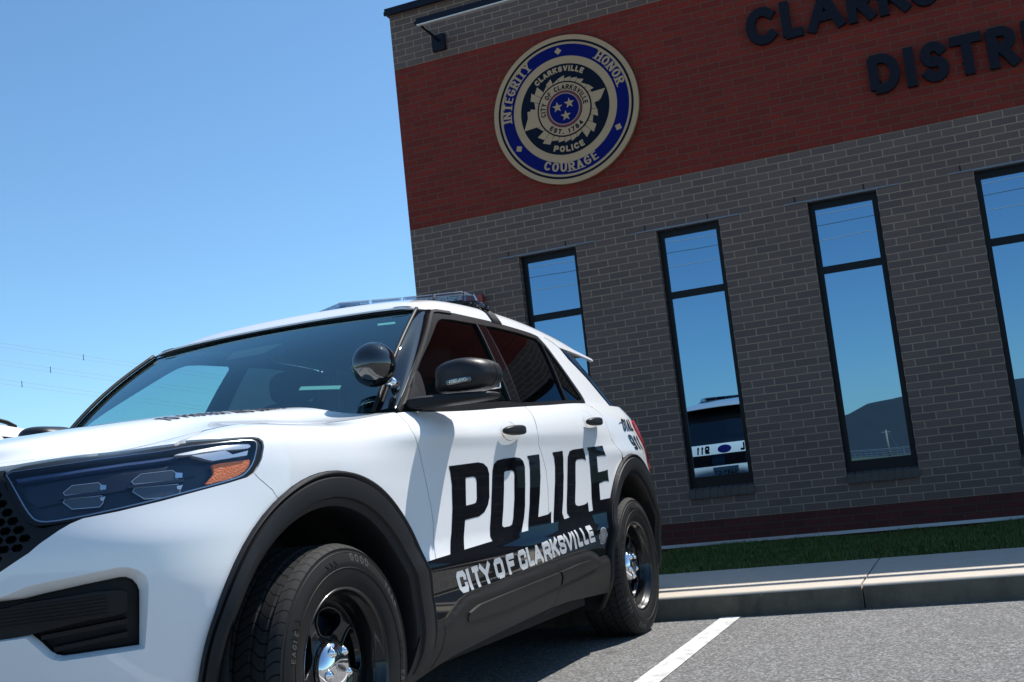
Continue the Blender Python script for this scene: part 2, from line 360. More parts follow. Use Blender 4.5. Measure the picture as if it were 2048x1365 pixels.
def grid(name,F,A,B,m,parent,off=0,mirror=False,make=True,thick=0):
    aa,bb=np.meshgrid(A,B,indexing='ij');P3=F(aa.ravel(),bb.ravel());Nn=nrm(F,aa.ravel(),bb.ravel());P3=P3+Nn*off
    na,nb=len(A),len(B)
    FF=[(i*nb+j,(i+1)*nb+j,(i+1)*nb+j+1,i*nb+j+1) for i in range(na-1) for j in range(nb-1)]
    if thick:
        ring=[i*nb for i in range(na)]+[(na-1)*nb+j for j in range(1,nb)]+[i*nb+nb-1 for i in range(na-2,-1,-1)]+[j for j in range(nb-2,0,-1)]
        V2=list(P3);N2=list(Nn)
        for i in range(len(ring)):
            p,q=ring[i],ring[(i+1)%len(ring)]; d=P3[q]-P3[p]
            if np.linalg.norm(d)<1e-7: continue
            o_=np.cross(d,(Nn[p]+Nn[q])/2); o_/=np.linalg.norm(o_)+1e-12; k=len(V2)
            V2+=[P3[p],P3[q],P3[q]-Nn[q]*thick,P3[p]-Nn[p]*thick];N2+=[o_]*4;FF.append((k,k+3,k+2,k+1))
        P3=np.array(V2);Nn=np.array(N2)
    outs=[]
    if make: outs.append(mesh(name,P3,FF,m,parent,True,Nn))
    if mirror: outs.append(mesh(name,P3*[-1,1,1],[f[::-1] for f in FF],m,parent,True,Nn*[-1,1,1]))
    return outs if len(outs)!=1 else outs[0]
# ---- lettering: each glyph is a set of strokes in a unit box (x 0..1, y 0..1)
def arc(cx,cy,rx,ry,a0,a1,n=14): return [(cx+rx*math.cos(R(a0+(a1-a0)*i/n)),cy+ry*math.sin(R(a0+(a1-a0)*i/n))) for i in range(n+1)]
RND={ # round sans
'A':[[(0,0),(.5,1),(1,0)],[(.22,.32),(.78,.32)]],'C':[arc(.55,.5,.55,.5,48,312)],'D':[[(0,0),(0,1),(.4,1)]+arc(.4,.5,.6,.5,90,-90)+[(0,0)]],
'E':[[(1,0),(0,0),(0,1),(1,1)],[(0,.52),(.85,.52)]],'F':[[(0,0),(0,1),(1,1)],[(0,.5),(.8,.5)]],'G':[arc(.52,.5,.52,.5,48,330)+[(.98,.45),(.58,.45)]],'H':[[(0,0),(0,1)],[(1,0),(1,1)],[(0,.5),(1,.5)]],
'I':[[(.5,0),(.5,1)]],'K':[[(0,0),(0,1)],[(.95,1),(.05,.42)],[(.3,.58),(1,0)]],'L':[[(0,1),(0,0),(1,0)]],'N':[[(0,0),(0,1),(1,0),(1,1)]],
'O':[arc(.5,.5,.5,.5,90,450,28)],'P':[[(0,0),(0,1),(.5,1)]+arc(.5,.72,.48,.28,90,-90)+[(0,.44)]],'R':[[(0,0),(0,1),(.5,1)]+arc(.5,.74,.46,.26,90,-90)+[(0,.48)],[(.45,.48),(1,0)]],
'S':[arc(.5,.74,.44,.26,30,270,14)+arc(.5,.26,.46,.26,90,-150,14)],'T':[[(0,1),(1,1)],[(.5,1),(.5,0)]],'U':[[(0,1),(0,.4)]+arc(.5,.4,.5,.4,180,360)+[(1,1)]],'V':[[(0,1),(.5,0),(1,1)]],'Y':[[(0,1),(.5,.48),(1,1)],[(.5,.5),(.5,0)]],
'1':[[(.1,.75),(.5,1),(.5,0)]],'2':[arc(.5,.72,.46,.28,170,-30,12)+[(0,0),(1,0)]],'4':[[(.75,0),(.75,1),(0,.28),(1,.28)]],'6':[arc(.5,.3,.48,.3,90,450,24),[(.05,.38),(.25,.75),(.7,1)]],'7':[[(0,1),(1,1),(.35,0)]],'8':[arc(.5,.76,.4,.24,90,450,20),arc(.5,.27,.48,.27,90,450,20)],'9':[arc(.5,.68,.48,.32,90,450,24),[(.95,.6),(.75,.2),(.3,0)]],'.':[[(.5,0),(.5,.03)]],'-':[[(.15,.45),(.85,.45)]]}
c_=.16
SQ=dict(RND); SQ.update({ # square-shouldered
'C':[[(1,.76),(1,1-c_),(1-c_,1),(c_,1),(0,1-c_),(0,c_),(c_,0),(1-c_,0),(1,c_),(1,.24)]],'O':[[(c_,0),(0,c_),(0,1-c_),(c_,1),(1-c_,1),(1,1-c_),(1,c_),(1-c_,0),(c_,0)]],
'D':[[(0,0),(0,1),(1-c_,1),(1,1-c_),(1,c_),(1-c_,0),(0,0)]],'P':[[(0,0),(0,1),(1-c_,1),(1,1-c_),(1,.55),(1-c_,.42),(0,.42)]],'R':[[(0,0),(0,1),(1-c_,1),(1,1-c_),(1,.58),(1-c_,.46),(0,.46)],[(.55,.46),(1,0)]],
'S':[[(1,.80),(1,1-c_),(1-c_,1),(c_,1),(0,1-c_),(0,.66),(c_,.54),(1-c_,.46),(1,.34),(1,c_),(1-c_,0),(c_,0),(0,c_),(0,.20)]],
'9':[[(1,.42),(c_,.42),(0,.55),(0,1-c_),(c_,1),(1-c_,1),(1,1-c_),(1,c_),(1-c_,0),(0,0)]],'1':[[(.15,.85),(.5,1),(.5,0)]]})
WID={'I':.36,'1':.6,'.':.3,'-':.6,'T':.95,'L':.85,'E':.85,'F':.85,'N':1.05,'O':1.05,'G':1.05,'Y':1.0}
def stroke_polys(path,th,closed=False,contrast=0):
    """quads along the path with extended joints"""
    out=[];n=len(path)
    for i in range(n-1):
        a=np.array(path[i],float);b=np.array(path[i+1],float);d=b-a;L=np.hypot(*d)
        if L<1e-6: continue
        d/=L;w=th*(1-contrast*(1-abs(d[1])))/2; nn=np.array([-d[1],d[0]])*w
        e0=w*.42 if i>0 else 0; e1=w*.42 if i<n-2 else 0
        a2=a-d*e0;b2=b+d*e1
        out.append([tuple(a2-nn),tuple(b2-nn),tuple(b2+nn),tuple(a2+nn)])
    return out
def glyph(ch,font,w,h,th,contrast=0,serif=0):
    polys=[]
    for path in font[ch]:
        q=[(th/2+x*(w-th),th/2+y*(h-th)) for x,y in path]
        # run free ends out to the box edge
        for k,j in ((0,1),(-1,-2)):
            a=np.array(q[k]);b=np.array(q[j]);d=(a-b)/(np.hypot(*(a-b))+1e-9)
            if path[0]!=path[-1]: q[k]=tuple(a+d*th*.5)
        polys+=stroke_polys(q,th,contrast=contrast)
        if serif and path[0]!=path[-1]:
            for k,j in ((0,1),(-1,-2)):
                a=q[k];b=q[j]
                if abs(a[1]-b[1])>abs(a[0]-b[0])*1.3 and (a[1]<.15*h or a[1]>.85*h):
                    y0=0 if a[1]<h/2 else h-serif*.5
                    x=min(max(a[0],0),w)
                    polys.append([(x-serif*1.5,y0),(x+serif*1.5,y0),(x+serif*1.5,y0+serif*.5),(x-serif*1.5,y0+serif*.5)])
    return polys
def text_polys(txt,font,h,w,th,gap,contrast=0,serif=0,space=.6):
    """lay out a line; returns list of (polys) in line coordinates and its length"""
    out=[];x=0
    for ch in txt:
        if ch==' ': x+=w*space; continue
        ww=w*WID.get(ch,1.0); ww=max(ww,th)
        out+= [[(px+x,py) for px,py in p] for p in glyph(ch,font,ww,h,th,contrast,serif)]
        x+=ww+gap
    return out,x-gap
# ------ body surfaces of the SUV
def pchip(xk,yk):
    xk=np.asarray(xk,float);yk=np.asarray(yk,float)
    h=np.diff(xk);d=np.diff(yk)/h
    m=np.zeros(len(xk))
    for i in range(1,len(xk)-1):
        if d[i-1]*d[i]>0:
            w1=2*h[i]+h[i-1];w2=h[i]+2*h[i-1]
            m[i]=(w1+w2)/(w1/d[i-1]+w2/d[i])
    m[0]=d[0];m[-1]=d[-1]
    def f(x):
        x=np.asarray(x,float)
        i=np.clip(np.searchsorted(xk,x)-1,0,len(h)-1)
        t=(x-xk[i])/h[i];hh=h[i]
        return yk[i]*(1+2*t)*(1-t)**2+m[i]*hh*t*(1-t)**2+yk[i+1]*t*t*(3-2*t)-m[i+1]*hh*t*t*(1-t)
    return f
def spline(xk,yk):
    # natural cubic spline
    xk=np.asarray(xk,float);yk=np.asarray(yk,float);n=len(xk);h=np.diff(xk)
    A=np.eye(n);b=np.zeros(n)
    for i in range(1,n-1):
        A[i,i-1]=h[i-1];A[i,i]=2*(h[i-1]+h[i]);A[i,i+1]=h[i];b[i]=6*((yk[i+1]-yk[i])/h[i]-(yk[i]-yk[i-1])/h[i-1])
    M=np.linalg.solve(A,b)
    def f(x):
        x=np.asarray(x,float)
        i=np.clip(np.searchsorted(xk,x)-1,0,n-2);hh=h[i];a=(xk[i+1]-x)/hh;c=(x-xk[i])/hh
        return a*yk[i]+c*yk[i+1]+((a**3-a)*M[i]+(c**3-c)*M[i+1])*hh*hh/6
    return f
PLAN=np.array([(0,-.935),(.2,-.928),(.38,-.905),(.53,-.858),(.66,-.785),(.77,-.685),(.85,-.565),(.905,-.42),(.938,-.25),(.957,0),(.967,.3),(.973,.8),(.977,1.5),(.976,2.2),(.968,2.8),(.955,3.2),(.93,3.5),(.885,3.72),(.80,3.89),(.66,3.99),(.4,4.06),(0,4.09)])
_ch=np.r_[0,np.cumsum(np.hypot(*np.diff(PLAN,axis=0).T))]
_px=spline(_ch,PLAN[:,0]);_py=spline(_ch,PLAN[:,1])
SMAX=_ch[-1]
_ss=np.linspace(0,SMAX,2000);_yy=_py(_ss)
def s_of_y(y): return np.interp(y,_yy,_ss)
def smooth(a,b,x):
    t=np.clip((np.asarray(x,float)-a)/(b-a),0,1);return t*t*(3-2*t)
V=[.16,.25,.33,.42,.5,.56,.60,.64,.70,.8,.92,.98,1.03,1.08,1.12,1.16,1.20]
D_door=[-.13,-.07,-.03,-.014,-.014,-.006,0,-.009,-.016,-.016,-.014,-.0105,-.0065,0,-.008,-.028,-.066]
D_fend=[-.13,-.07,-.03,-.014,-.010,-.006,-.002,-.006,-.012,-.014,-.010,-.010,-.014,-.024,-.045,-.085,-.150]
D_frnt=[-.21,-.13,-.085,-.05,-.032,-.021,-.014,-.008,-.001,-.004,-.036,-.056,-.072,-.092,-.114,-.150,-.215]
D_rear=[-.16,-.05,-.01,0,.005,.012,.018,.018,.015,.012,-.005,-.010,-.020,-.040,-.060,-.095,-.16]
Zn=V
Z_fend=V[:12]+[1.030,1.072,1.098,1.118,1.132]
Z_frnt=V[:12]+[1.018,1.040,1.052,1.062,1.068]
fD=[pchip(V,d) for d in (D_frnt,D_fend,D_door,D_rear)]
fZf=pchip(V,Z_frnt);fZe=pchip(V,Z_fend)
_zb=pchip([.3,.55,1.2,2.0,2.6,3.3,4.0],[1.165,1.17,1.195,1.235,1.262,1.262,1.25])
def belt(y): return _zb(np.clip(y,.3,4.0))
def P(s,v):
    s=np.asarray(s,float);v=np.asarray(v,float)
    x=_px(s);y=_py(s);e=1e-4
    tx=(_px(s+e)-_px(s-e));ty=(_py(s+e)-_py(s-e));l=np.hypot(tx,ty)
    nx=ty/l;ny=-tx/l
    w1=smooth(-.72,-.15,y); w2=smooth(.15,.65,y); w3=smooth(3.2,3.8,y)
    df=fD[0](v)*(1-w1)+fD[1](v)*w1
    d=(df*(1-w2)+fD[2](v)*w2)*(1-w3)+fD[3](v)*w3
    d=d+.026*smooth(2.30,2.78,y)*(1-smooth(3.35,3.75,y))*smooth(.40,.58,v)*(1-smooth(.98,1.10,v))
    zf=fZf(v)*(1-w1)+fZe(v)*w1
    zd=np.where(v>1.03,1.03+(v-1.03)*(belt(y)-1.03)/.17,v)
    z=zf*(1-w2)+zd*w2
    return np.stack([x+nx*d,y+ny*d,z],-1)
def PN_(F,a,b,e=1e-3):
    da=F(a+e,b)-F(a-e,b);db=F(a,b+e)-F(a,b-e)
    n=np.cross(da,db);n/=np.linalg.norm(n,axis=-1,keepdims=True)+1e-12
    return n
# greenhouse side surface: params (y,z)
_xg=pchip([1.1,1.2,1.35,1.5,1.6,1.68,1.72],[.940,.907,.846,.775,.722,.672,.642])
def G(y,z):
    y=np.asarray(y,float);z=np.asarray(z,float)
    x=_xg(z)-.045*np.clip(1.3-y,0,9)**2-.028*np.clip(y-2.3,0,9)**2
    return np.stack([x,y+0*z,z+0*y],-1)
# windshield: params (x in -1..1 fraction of half width, t) t 0 cowl ->1 header
def WS(a,t):
    a=np.asarray(a,float);t=np.asarray(t,float)
    hw=.79*(1-t)+.70*t+.012*np.sin(np.pi*t)
    y=(.60*(1-t)+1.19*t)-(1-a*a)*(.22*(1-t)+.07*t)-.014*np.sin(np.pi*t)
    z=(1.185*(1-t)+1.643*t)+(1-a*a)*(.02*(1-t)+.012*t)+.022*np.sin(np.pi*t)
    return np.stack([a*hw,y,z],-1)
# roof: params (a in -1..1, y); drip edge curve
_dz=pchip([1.05,1.2,1.4,1.7,2.0,2.3,2.6,2.9,3.2,3.45,3.62],[1.636,1.652,1.665,1.677,1.679,1.672,1.655,1.628,1.594,1.564,1.54])
_dx=pchip([1.05,1.2,1.4,1.7,2.0,2.3,2.6,2.9,3.2,3.45,3.62],[.705,.69,.682,.676,.674,.677,.683,.69,.694,.69,.68])
_rh=pchip([0,.3,.5,.7,.82,.9,.955,.985,1],[1,.985,.95,.88,.78,.66,.42,.16,0])
_rc=pchip([1.05,1.2,1.35,1.6,2,2.5,3,3.4,3.7],[.014,.020,.072,.104,.116,.115,.102,.064,.045])
def RF(a,y):
    a=np.asarray(a,float);y=np.asarray(y,float)
    # front edge bows forward, rear edge bows back
    f=1-smooth(1.19,2.0,y);g=smooth(2.6,3.45,y)
    yy=y-f*(1-a*a)*.07+g*(1-a*a)*.20
    return np.stack([a*_dx(y),yy,_dz(y)+_rc(y)*_rh(np.abs(a))],-1)
# hood: params (t,y): t in 0..1 of half width
_hh=pchip([0,.3,.5,.60,.66,.71,.76,.80,.86,.93,1],[1,.98,.935,.86,.76,.62,.44,.31,.17,.07,0])
_zc=pchip([-.77,-.7,-.6,-.3,0,.3,.6],[1.085,1.115,1.140,1.184,1.216,1.236,1.246])
_es=np.linspace(0,s_of_y(1.0),400);_ee=P(_es,np.full(400,1.2))
_k=_ee[:,1].argsort()
def hood_edge(y): return np.interp(y,_ee[:,1],_ee[:,0]),np.interp(y,_ee[:,1],_ee[:,2])
def HD(t,y):
    t=np.asarray(t,float);y=np.asarray(y,float)
    xe,ze=hood_edge(y)
    return np.stack([t*xe,y+0*t,ze+(_zc(y)-ze)*_hh(np.abs(t))],-1)
# ------ panel outlines on those surfaces
D={
'headlight':[(0.5222,1.1093),(0.6195,1.1386),(0.7738,1.1849),(0.944,1.1623),(1.0348,1.1393),(1.0573,1.154),(1.1569,1.1145),(1.2652,1.0964),(1.2831,1.0895),(1.2917,1.0731),(1.289,1.0523),(1.2722,1.0134),(1.2548,0.9913),(1.2355,0.9726),(1.2136,0.9622),(1.1448,0.9493),(1.0184,0.9298),(0.9367,0.9166),(0.816,0.9002),(0.7272,0.8917),(0.6565,0.8859),(0.6159,0.8851),(0.5984,0.8882),(0.5771,0.9038),(0.5467,0.9462),(0.5176,0.9917),(0.4982,1.051)],
'hl_lens':[(0.4989,1.0679),(0.5735,1.0768),(0.6862,1.0941),(0.8356,1.126),(0.9896,1.1151),(1.0414,1.1172),(1.1512,1.103),(1.2554,1.0907),(1.2696,1.0826),(1.2739,1.0691),(1.2639,1.0402),(1.2451,1.0034),(1.2198,0.9788),(1.1972,0.9658),(1.1459,0.955),(1.02,0.9358),(0.9052,0.9194),(0.8163,0.908),(0.7152,0.8968),(0.6408,0.8921),(0.6105,0.8966),(0.5919,0.9097),(0.5597,0.9544),(0.5263,1.0097)],
'hl_amber':[(1.1103,1.0119),(1.2235,1.0152),(1.2442,1.0153),(1.237,0.998),(1.2164,0.979),(1.1805,0.9654),(1.1209,0.9566),(1.0767,0.9514),(1.0981,0.9664),(1.1151,0.9827),(1.1141,1.0007)],
'hl_silver':[(1.0536,1.0563),(1.1617,1.0587),(1.1821,1.0378),(1.2375,1.0463),(1.23,1.0293),(1.1154,1.0215),(1.0983,1.0271)],
'hl_silver_top':[(0.9907,1.0823),(1.1157,1.0929),(1.2441,1.0799),(1.2561,1.0632),(1.2361,1.054),(1.1084,1.0695),(1.0468,1.0659)],
'hl_proj_in':[(0.6682,0.9718),(0.6929,0.9882),(0.7566,0.9934),(0.7774,0.9805),(0.7792,0.9661),(0.768,0.9541),(0.7774,0.9383),(0.7663,0.9233),(0.698,0.9213),(0.6726,0.9361),(0.6699,0.9485),(0.6879,0.9567)],
'hl_proj_out':[(0.8774,0.9888),(0.9096,1.01),(0.9965,1.0145),(1.0144,1.001),(1.0047,0.9657),(0.9856,0.9563),(0.9976,0.9449),(0.9388,0.9316),(0.8981,0.9325),(0.8756,0.9446),(0.8743,0.9549),(0.8955,0.9691),(0.8767,0.9827)],
'grille_edge':[(0.7272,0.8917),(0.6956,0.8817),(0.6657,0.8672),(0.6179,0.8384),(0.5922,0.8187),(0.5558,0.799),(0.5197,0.7791)],
'fog_open':[(0.5418,0.7015),(0.5737,0.7053),(0.6147,0.7116),(0.7092,0.7221),(0.8109,0.7314),(0.8275,0.7298),(0.8439,0.721),(0.8551,0.7058),(0.8602,0.6876),(0.8604,0.6476),(0.8606,0.5975),(0.8602,0.5424),(0.7694,0.5423),(0.6478,0.5408),(0.6288,0.5464),(0.6129,0.5582),(0.5912,0.5843),(0.567,0.6092),(0.532,0.6081)],
'fog_lip':[(0.5174,0.7102),(0.5918,0.7361),(0.7105,0.7477),(0.8052,0.757),(0.8291,0.7548),(0.8527,0.7448),(0.8713,0.7286),(0.8777,0.7128),(0.8793,0.6975),(0.8748,0.7056),(0.8678,0.6916)],
'fog_bar':[(0.5202,0.6783),(0.573,0.6933),(0.6138,0.6947),(0.7549,0.7016),(0.8137,0.6976),(0.8264,0.6897),(0.8255,0.6425),(0.7985,0.6339),(0.727,0.6313),(0.5671,0.6105),(0.5117,0.6078)],
'bumper_seam':[(1.2355,0.9726),(1.251,0.9558),(1.2993,0.9186),(1.3079,0.9065),(1.3188,0.8928)],
'hood_notch':[(1.0348,1.1393),(1.0608,1.1588),(1.1776,1.2204)],
'front_seam':[(2.1224,1.1978),(2.1023,1.1584),(2.1049,1.1089),(2.1313,1.0595),(2.1513,1.0153),(2.1606,0.9421),(2.1769,0.8717),(2.1926,0.81),(2.1979,0.7614),(2.1803,0.6306),(2.1677,0.5615),(2.1865,0.5281),(2.2259,0.5181),(2.2085,0.4165)],
'mid_seam':[(3.3164,1.2061),(3.3194,1.1763),(3.3009,1.1371),(3.2791,1.0955),(3.2758,1.0375),(3.331,0.9749),(3.3528,0.9178),(3.3517,0.8384),(3.3152,0.7073),(3.3149,0.6714),(3.3288,0.6226),(3.3266,0.5089),(3.3385,0.4644),(3.3656,0.4302),(3.3411,0.3823),(3.283,0.3171),(3.1959,0.2961)],
'rear_seam':[(4.1448,1.1995),(4.3115,1.1774),(4.342,1.148),(4.3046,1.1003),(4.3363,1.0563),(4.4106,1.0135),(4.4539,0.9897),(4.4571,0.9638)],
'pol_P':[(2.3055,0.6286),(2.358,0.7145),(2.3858,0.8036),(2.3978,0.8911),(2.3914,0.9391),(2.3812,0.9606),(2.6405,0.9698),(2.6906,0.9642),(2.7263,0.9477),(2.7396,0.9217),(2.7223,0.8277),(2.701,0.7975),(2.6623,0.7724),(2.6088,0.7584),(2.4821,0.7526),(2.4256,0.6392)],
'pol_Ph':[(2.5197,0.9129),(2.5886,0.9153),(2.61,0.91),(2.6161,0.8944),(2.6058,0.8295),(2.5931,0.8129),(2.5674,0.8093),(2.503,0.806)],
'pol_O':[(2.6984,0.6513),(2.6886,0.6717),(2.6993,0.7079),(2.723,0.7649),(2.7553,0.8618),(2.7739,0.9326),(2.7896,0.9582),(2.8252,0.9735),(2.8805,0.9794),(3.0153,0.9842),(3.0684,0.9796),(3.0997,0.9664),(3.1163,0.9406),(3.1046,0.8645),(3.0783,0.7728),(3.0538,0.724),(3.0285,0.6924),(2.9809,0.6626)],
'pol_Oh':[(2.8882,0.9215),(2.9024,0.9272),(2.9665,0.9296),(2.9918,0.9248),(2.9966,0.9122),(2.9735,0.8116),(2.9395,0.7313),(2.9204,0.7061),(2.8952,0.6998),(2.8348,0.6989),(2.8196,0.7052),(2.8222,0.7189),(2.8483,0.7774),(2.8747,0.8569)],
'pol_L':[(3.0605,0.6649),(3.1341,0.7825),(3.1608,0.8667),(3.1728,0.9308),(3.1668,0.9695),(3.1465,0.9878),(3.2887,0.9937),(3.2951,0.9585),(3.2895,0.8928),(3.2637,0.8193),(3.2139,0.7167),(3.3336,0.7215),(3.3559,0.7267),(3.3764,0.7335),(3.3379,0.6784)],
'pol_I':[(3.3647,0.6784),(3.432,0.7804),(3.4678,0.8692),(3.4832,0.9323),(3.4771,0.9778),(3.4545,0.9998),(3.5915,1.0062),(3.5983,0.9668),(3.5848,0.8838),(3.5488,0.7838),(3.5143,0.7172),(3.515,0.6845)],
'pol_C':[(3.5964,0.6884),(3.579,0.7134),(3.5883,0.7543),(3.6185,0.8269),(3.6478,0.9193),(3.6623,0.9798),(3.6889,1.003),(3.7386,1.0106),(3.891,1.0167),(3.9089,0.9912),(3.9213,0.9528),(3.8977,0.9621),(3.8547,0.9642),(3.7888,0.9614),(3.7684,0.9498),(3.7402,0.8411),(3.7057,0.7575),(3.712,0.7431),(3.7451,0.7366),(3.8251,0.738),(3.8635,0.7423),(3.8905,0.7491),(3.863,0.6989)],
'pol_E':[(3.918,0.697),(3.9507,0.7645),(3.9662,0.8326),(3.9719,0.9212),(3.9638,0.9953),(3.9406,1.0192),(4.1676,1.0264),(4.1716,1.0019),(4.195,0.9708),(4.1774,0.9737),(4.1438,0.9754),(4.0686,0.9724),(4.0719,0.9333),(4.0726,0.8907),(4.1691,0.896),(4.2052,0.9015),(4.2035,0.8683),(4.2061,0.8376),(4.1822,0.8421),(4.1417,0.8427),(4.071,0.8341),(4.0652,0.7833),(4.0615,0.7496),(4.1796,0.7537),(4.1553,0.7029)],
'wrap_top':[(2.1084,0.6263),(2.1533,0.6302),(2.305,0.6367),(2.4279,0.6435),(2.6946,0.6543),(2.9848,0.6657),(3.0646,0.6679),(3.3391,0.6806),(3.5141,0.6877),(3.5954,0.6917),(3.8714,0.7018),(3.921,0.7017),(4.0615,0.7496),(4.1796,0.7537)],
'clad_top':[(2.1289,0.4181),(2.2068,0.4169),(2.2457,0.4198),(2.3022,0.4451),(2.3638,0.4687),(2.433,0.4815),(2.5559,0.4904),(2.703,0.4939),(2.9223,0.5027),(3.1397,0.5147),(3.303,0.5154),(3.5035,0.5225),(3.6373,0.526),(3.7642,0.5262),(3.8522,0.51),(3.9064,0.4922),(3.9576,0.468),(4.1233,0.4709)],
'clad_bot':[(2.3181,0.2798),(2.6414,0.2988),(2.9233,0.31),(3.2454,0.3221),(3.4939,0.3197),(3.9389,0.2964),(4.1106,0.2864)],
'mould_top':[(2.3889,0.3976),(2.4009,0.4137),(2.4891,0.4306),(2.708,0.4396),(3.013,0.45),(3.3242,0.4592),(3.6255,0.4723),(3.7658,0.4709),(3.8495,0.4579),(3.8703,0.4406)],
'mould_bot':[(3.8457,0.4265),(3.6058,0.4128),(3.3703,0.4041),(3.3332,0.4019),(2.7975,0.3837),(2.3964,0.3841)],
'city_base':[(2.3939,0.4856),(2.4666,0.4875),(2.5473,0.4914),(2.6473,0.4946),(2.7524,0.501),(2.8466,0.5058),(2.9757,0.5103),(3.0401,0.5146),(3.1284,0.52),(3.2552,0.5209),(3.3755,0.5309),(3.4381,0.5329),(3.5815,0.5368),(3.7044,0.5452),(3.9003,0.5513)],
'city_top':[(2.3282,0.5702),(2.4036,0.5739),(2.5264,0.5802),(2.6155,0.5818),(2.6795,0.5876),(2.8441,0.5923),(2.9001,0.5952),(2.9788,0.5982),(3.0893,0.6042),(3.2644,0.6086),(3.3523,0.6124),(3.4211,0.6127),(3.6258,0.6254),(3.8052,0.6337)],
'badge':[(3.9456,0.6011),(3.9956,0.6145),(4.0271,0.6046),(4.0398,0.5695),(4.0308,0.546),(4.0051,0.529),(3.9695,0.5512)],
'dial':[(4.6363,1.1397),(4.8354,1.1412),(4.6161,1.0864),(4.8491,1.0898)],
'n911':[(4.6654,1.0724),(4.9161,1.0727),(4.7829,1.0012),(4.9511,1.0003)],
'handle_f':[(2.9354,1.1215),(3.1699,1.1285),(3.1733,1.0968),(2.9364,1.0787)],
'handle_r':[(4.0194,1.14),(4.259,1.1466),(4.2432,1.1198),(4.0209,1.1103)],
'fuel':[(4.5005,1.0506)],
'tail':[(4.8461,1.1284),(5.0305,1.1273),(5.1047,1.1255),(4.698,1.1084)],
'rear_lamp_front':[(4.8458,1.1273),(4.8441,1.1068),(4.9498,1.0766),(5.1418,1.0633),(5.1513,1.0301),(5.1513,0.9956),(5.1754,0.9728)],
'dlo_outer':[(0.6854,1.2587),(0.5797,1.1703),(1.3883,1.6644),(1.6008,1.6764),(1.9858,1.6785),(2.1318,1.6757),(2.5047,1.6624),(2.5822,1.6539),(2.616,1.5301),(2.6701,1.3881),(2.7228,1.3228),(2.6876,1.2856),(2.6951,1.28),(2.6226,1.2604),(1.8047,1.2301),(1.2794,1.2012),(0.9055,1.1819)],
'fwin':[(0.8775,1.3529),(0.9569,1.3984),(1.2943,1.5837),(1.3655,1.6162),(1.4311,1.6326),(1.4998,1.6347),(1.7835,1.6426),(1.7038,1.4484),(1.6345,1.2394),(0.7177,1.1842)],
'rwin':[(1.914,1.6246),(1.9737,1.6481),(2.5266,1.6244),(2.5512,1.6201),(2.4504,1.4425),(2.4054,1.2794),(2.3659,1.2549),(1.7889,1.237)],
'qwin':[(2.5554,1.6074),(2.5863,1.5971),(2.6314,1.4711),(2.6637,1.3245),(2.6683,1.3121),(2.6062,1.2711),(2.4008,1.2587),(2.4575,1.4264)],
'bpost':[(1.7859,1.6389),(1.7302,1.5267),(1.6723,1.3576),(1.6404,1.2395)],
'pillar_black':[(0.4372,1.1692),(0.7412,1.3787),(1.1956,1.6416),(1.3891,1.6639),(0.7062,1.2994),(0.5878,1.1723)],
'dwin':[(2.8228,1.6045),(2.9639,1.5985),(3.1039,1.5872),(3.2799,1.5733),(3.4007,1.5637),(3.4566,1.5001),(3.4358,1.4219),(3.395,1.3138),(3.3537,1.2646),(3.1908,1.262),(3.0812,1.3253),(2.9794,1.4318),(2.8591,1.531)],
'spoiler':[(2.5957,1.6552),(2.6852,1.655),(2.7624,1.6352),(2.8228,1.6045),(3.1039,1.5872),(3.2799,1.5733),(3.4007,1.5637)],
'hood_text':[(0.7,-0.243),(0.7,-0.187),(0.673,-0.141),(0.638,0.137),(0.618,0.236),(0.644,0.401),(0.639,-0.211),(0.556,0.346)],
'sail':[(0.6146,1.1803),(0.728,1.254),(0.8527,1.3423),(0.8557,1.3167),(0.8382,1.2795),(0.809,1.2353),(0.7762,1.192)]}
# ================================================================== THE SETTING
WZ0=-.05                                   # bottom of the walls
def Zc(c): return ZL+c*H                   # courses above the lintel line -> height
def Xb(b): return WX+b*.2031               # bricks from the first full opening -> x
XL=-2.195; XR=Xb(45)
WB=Zc(-41); WT1=Zc(7); WT2=Zc(33); WTOP=Zc(42)
# ---- ground
def plane(name,x0,x1,y0,y1,z,m): return mesh(name,[(x0,y0,z),(x1,y0,z),(x1,y1,z),(x0,y1,z)],[(0,1,2,3)],m)
struct(plane('ground',-1500,1500,-1500,1500,-.06,M['field']))
struct(plane('parking_lot',-40,40,-45,3.46,0,M['asphalt']))
KY=3.456; SW=4.94; KH=.135
def slab(xa,xb,name='sidewalk'):
    # rounded kerb nose: profile in (y,z)
    top=[(KY+.022*(1-math.sin(R(t))),KH-.022*(1-math.cos(R(t)))) for t in (90,70,50,30,15,0)]
    top=[(KY+.022-.022*math.sin(R(t)),KH-.022+.022*math.cos(R(t))) for t in (90,72,54,36,18,0)]
    prof=[(KY-.004,-.05)]+top+[(SW,KH),(SW,-.05)]
    k=len(prof);V=[(xa,y,z) for y,z in prof]+[(xb,y,z) for y,z in prof]
    F=[(i,i+1,i+k+1,i+k) for i in range(k-1)]+[tuple(range(k-1,-1,-1)),tuple(range(k,2*k))]
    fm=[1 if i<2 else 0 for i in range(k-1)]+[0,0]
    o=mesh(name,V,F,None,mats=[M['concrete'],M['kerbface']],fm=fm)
    bm=bmesh.new();bm.from_mesh(o.data);bmesh.ops.recalc_face_normals(bm,faces=bm.faces[:]);bm.to_mesh(o.data);bm.free()
    return struct(o)
xs=[-12,-6.9,-3.85,-.85,2.166,5.17,8.17,12,20]
for a,b in zip(xs,xs[1:]): slab(a+.005,b-.005)
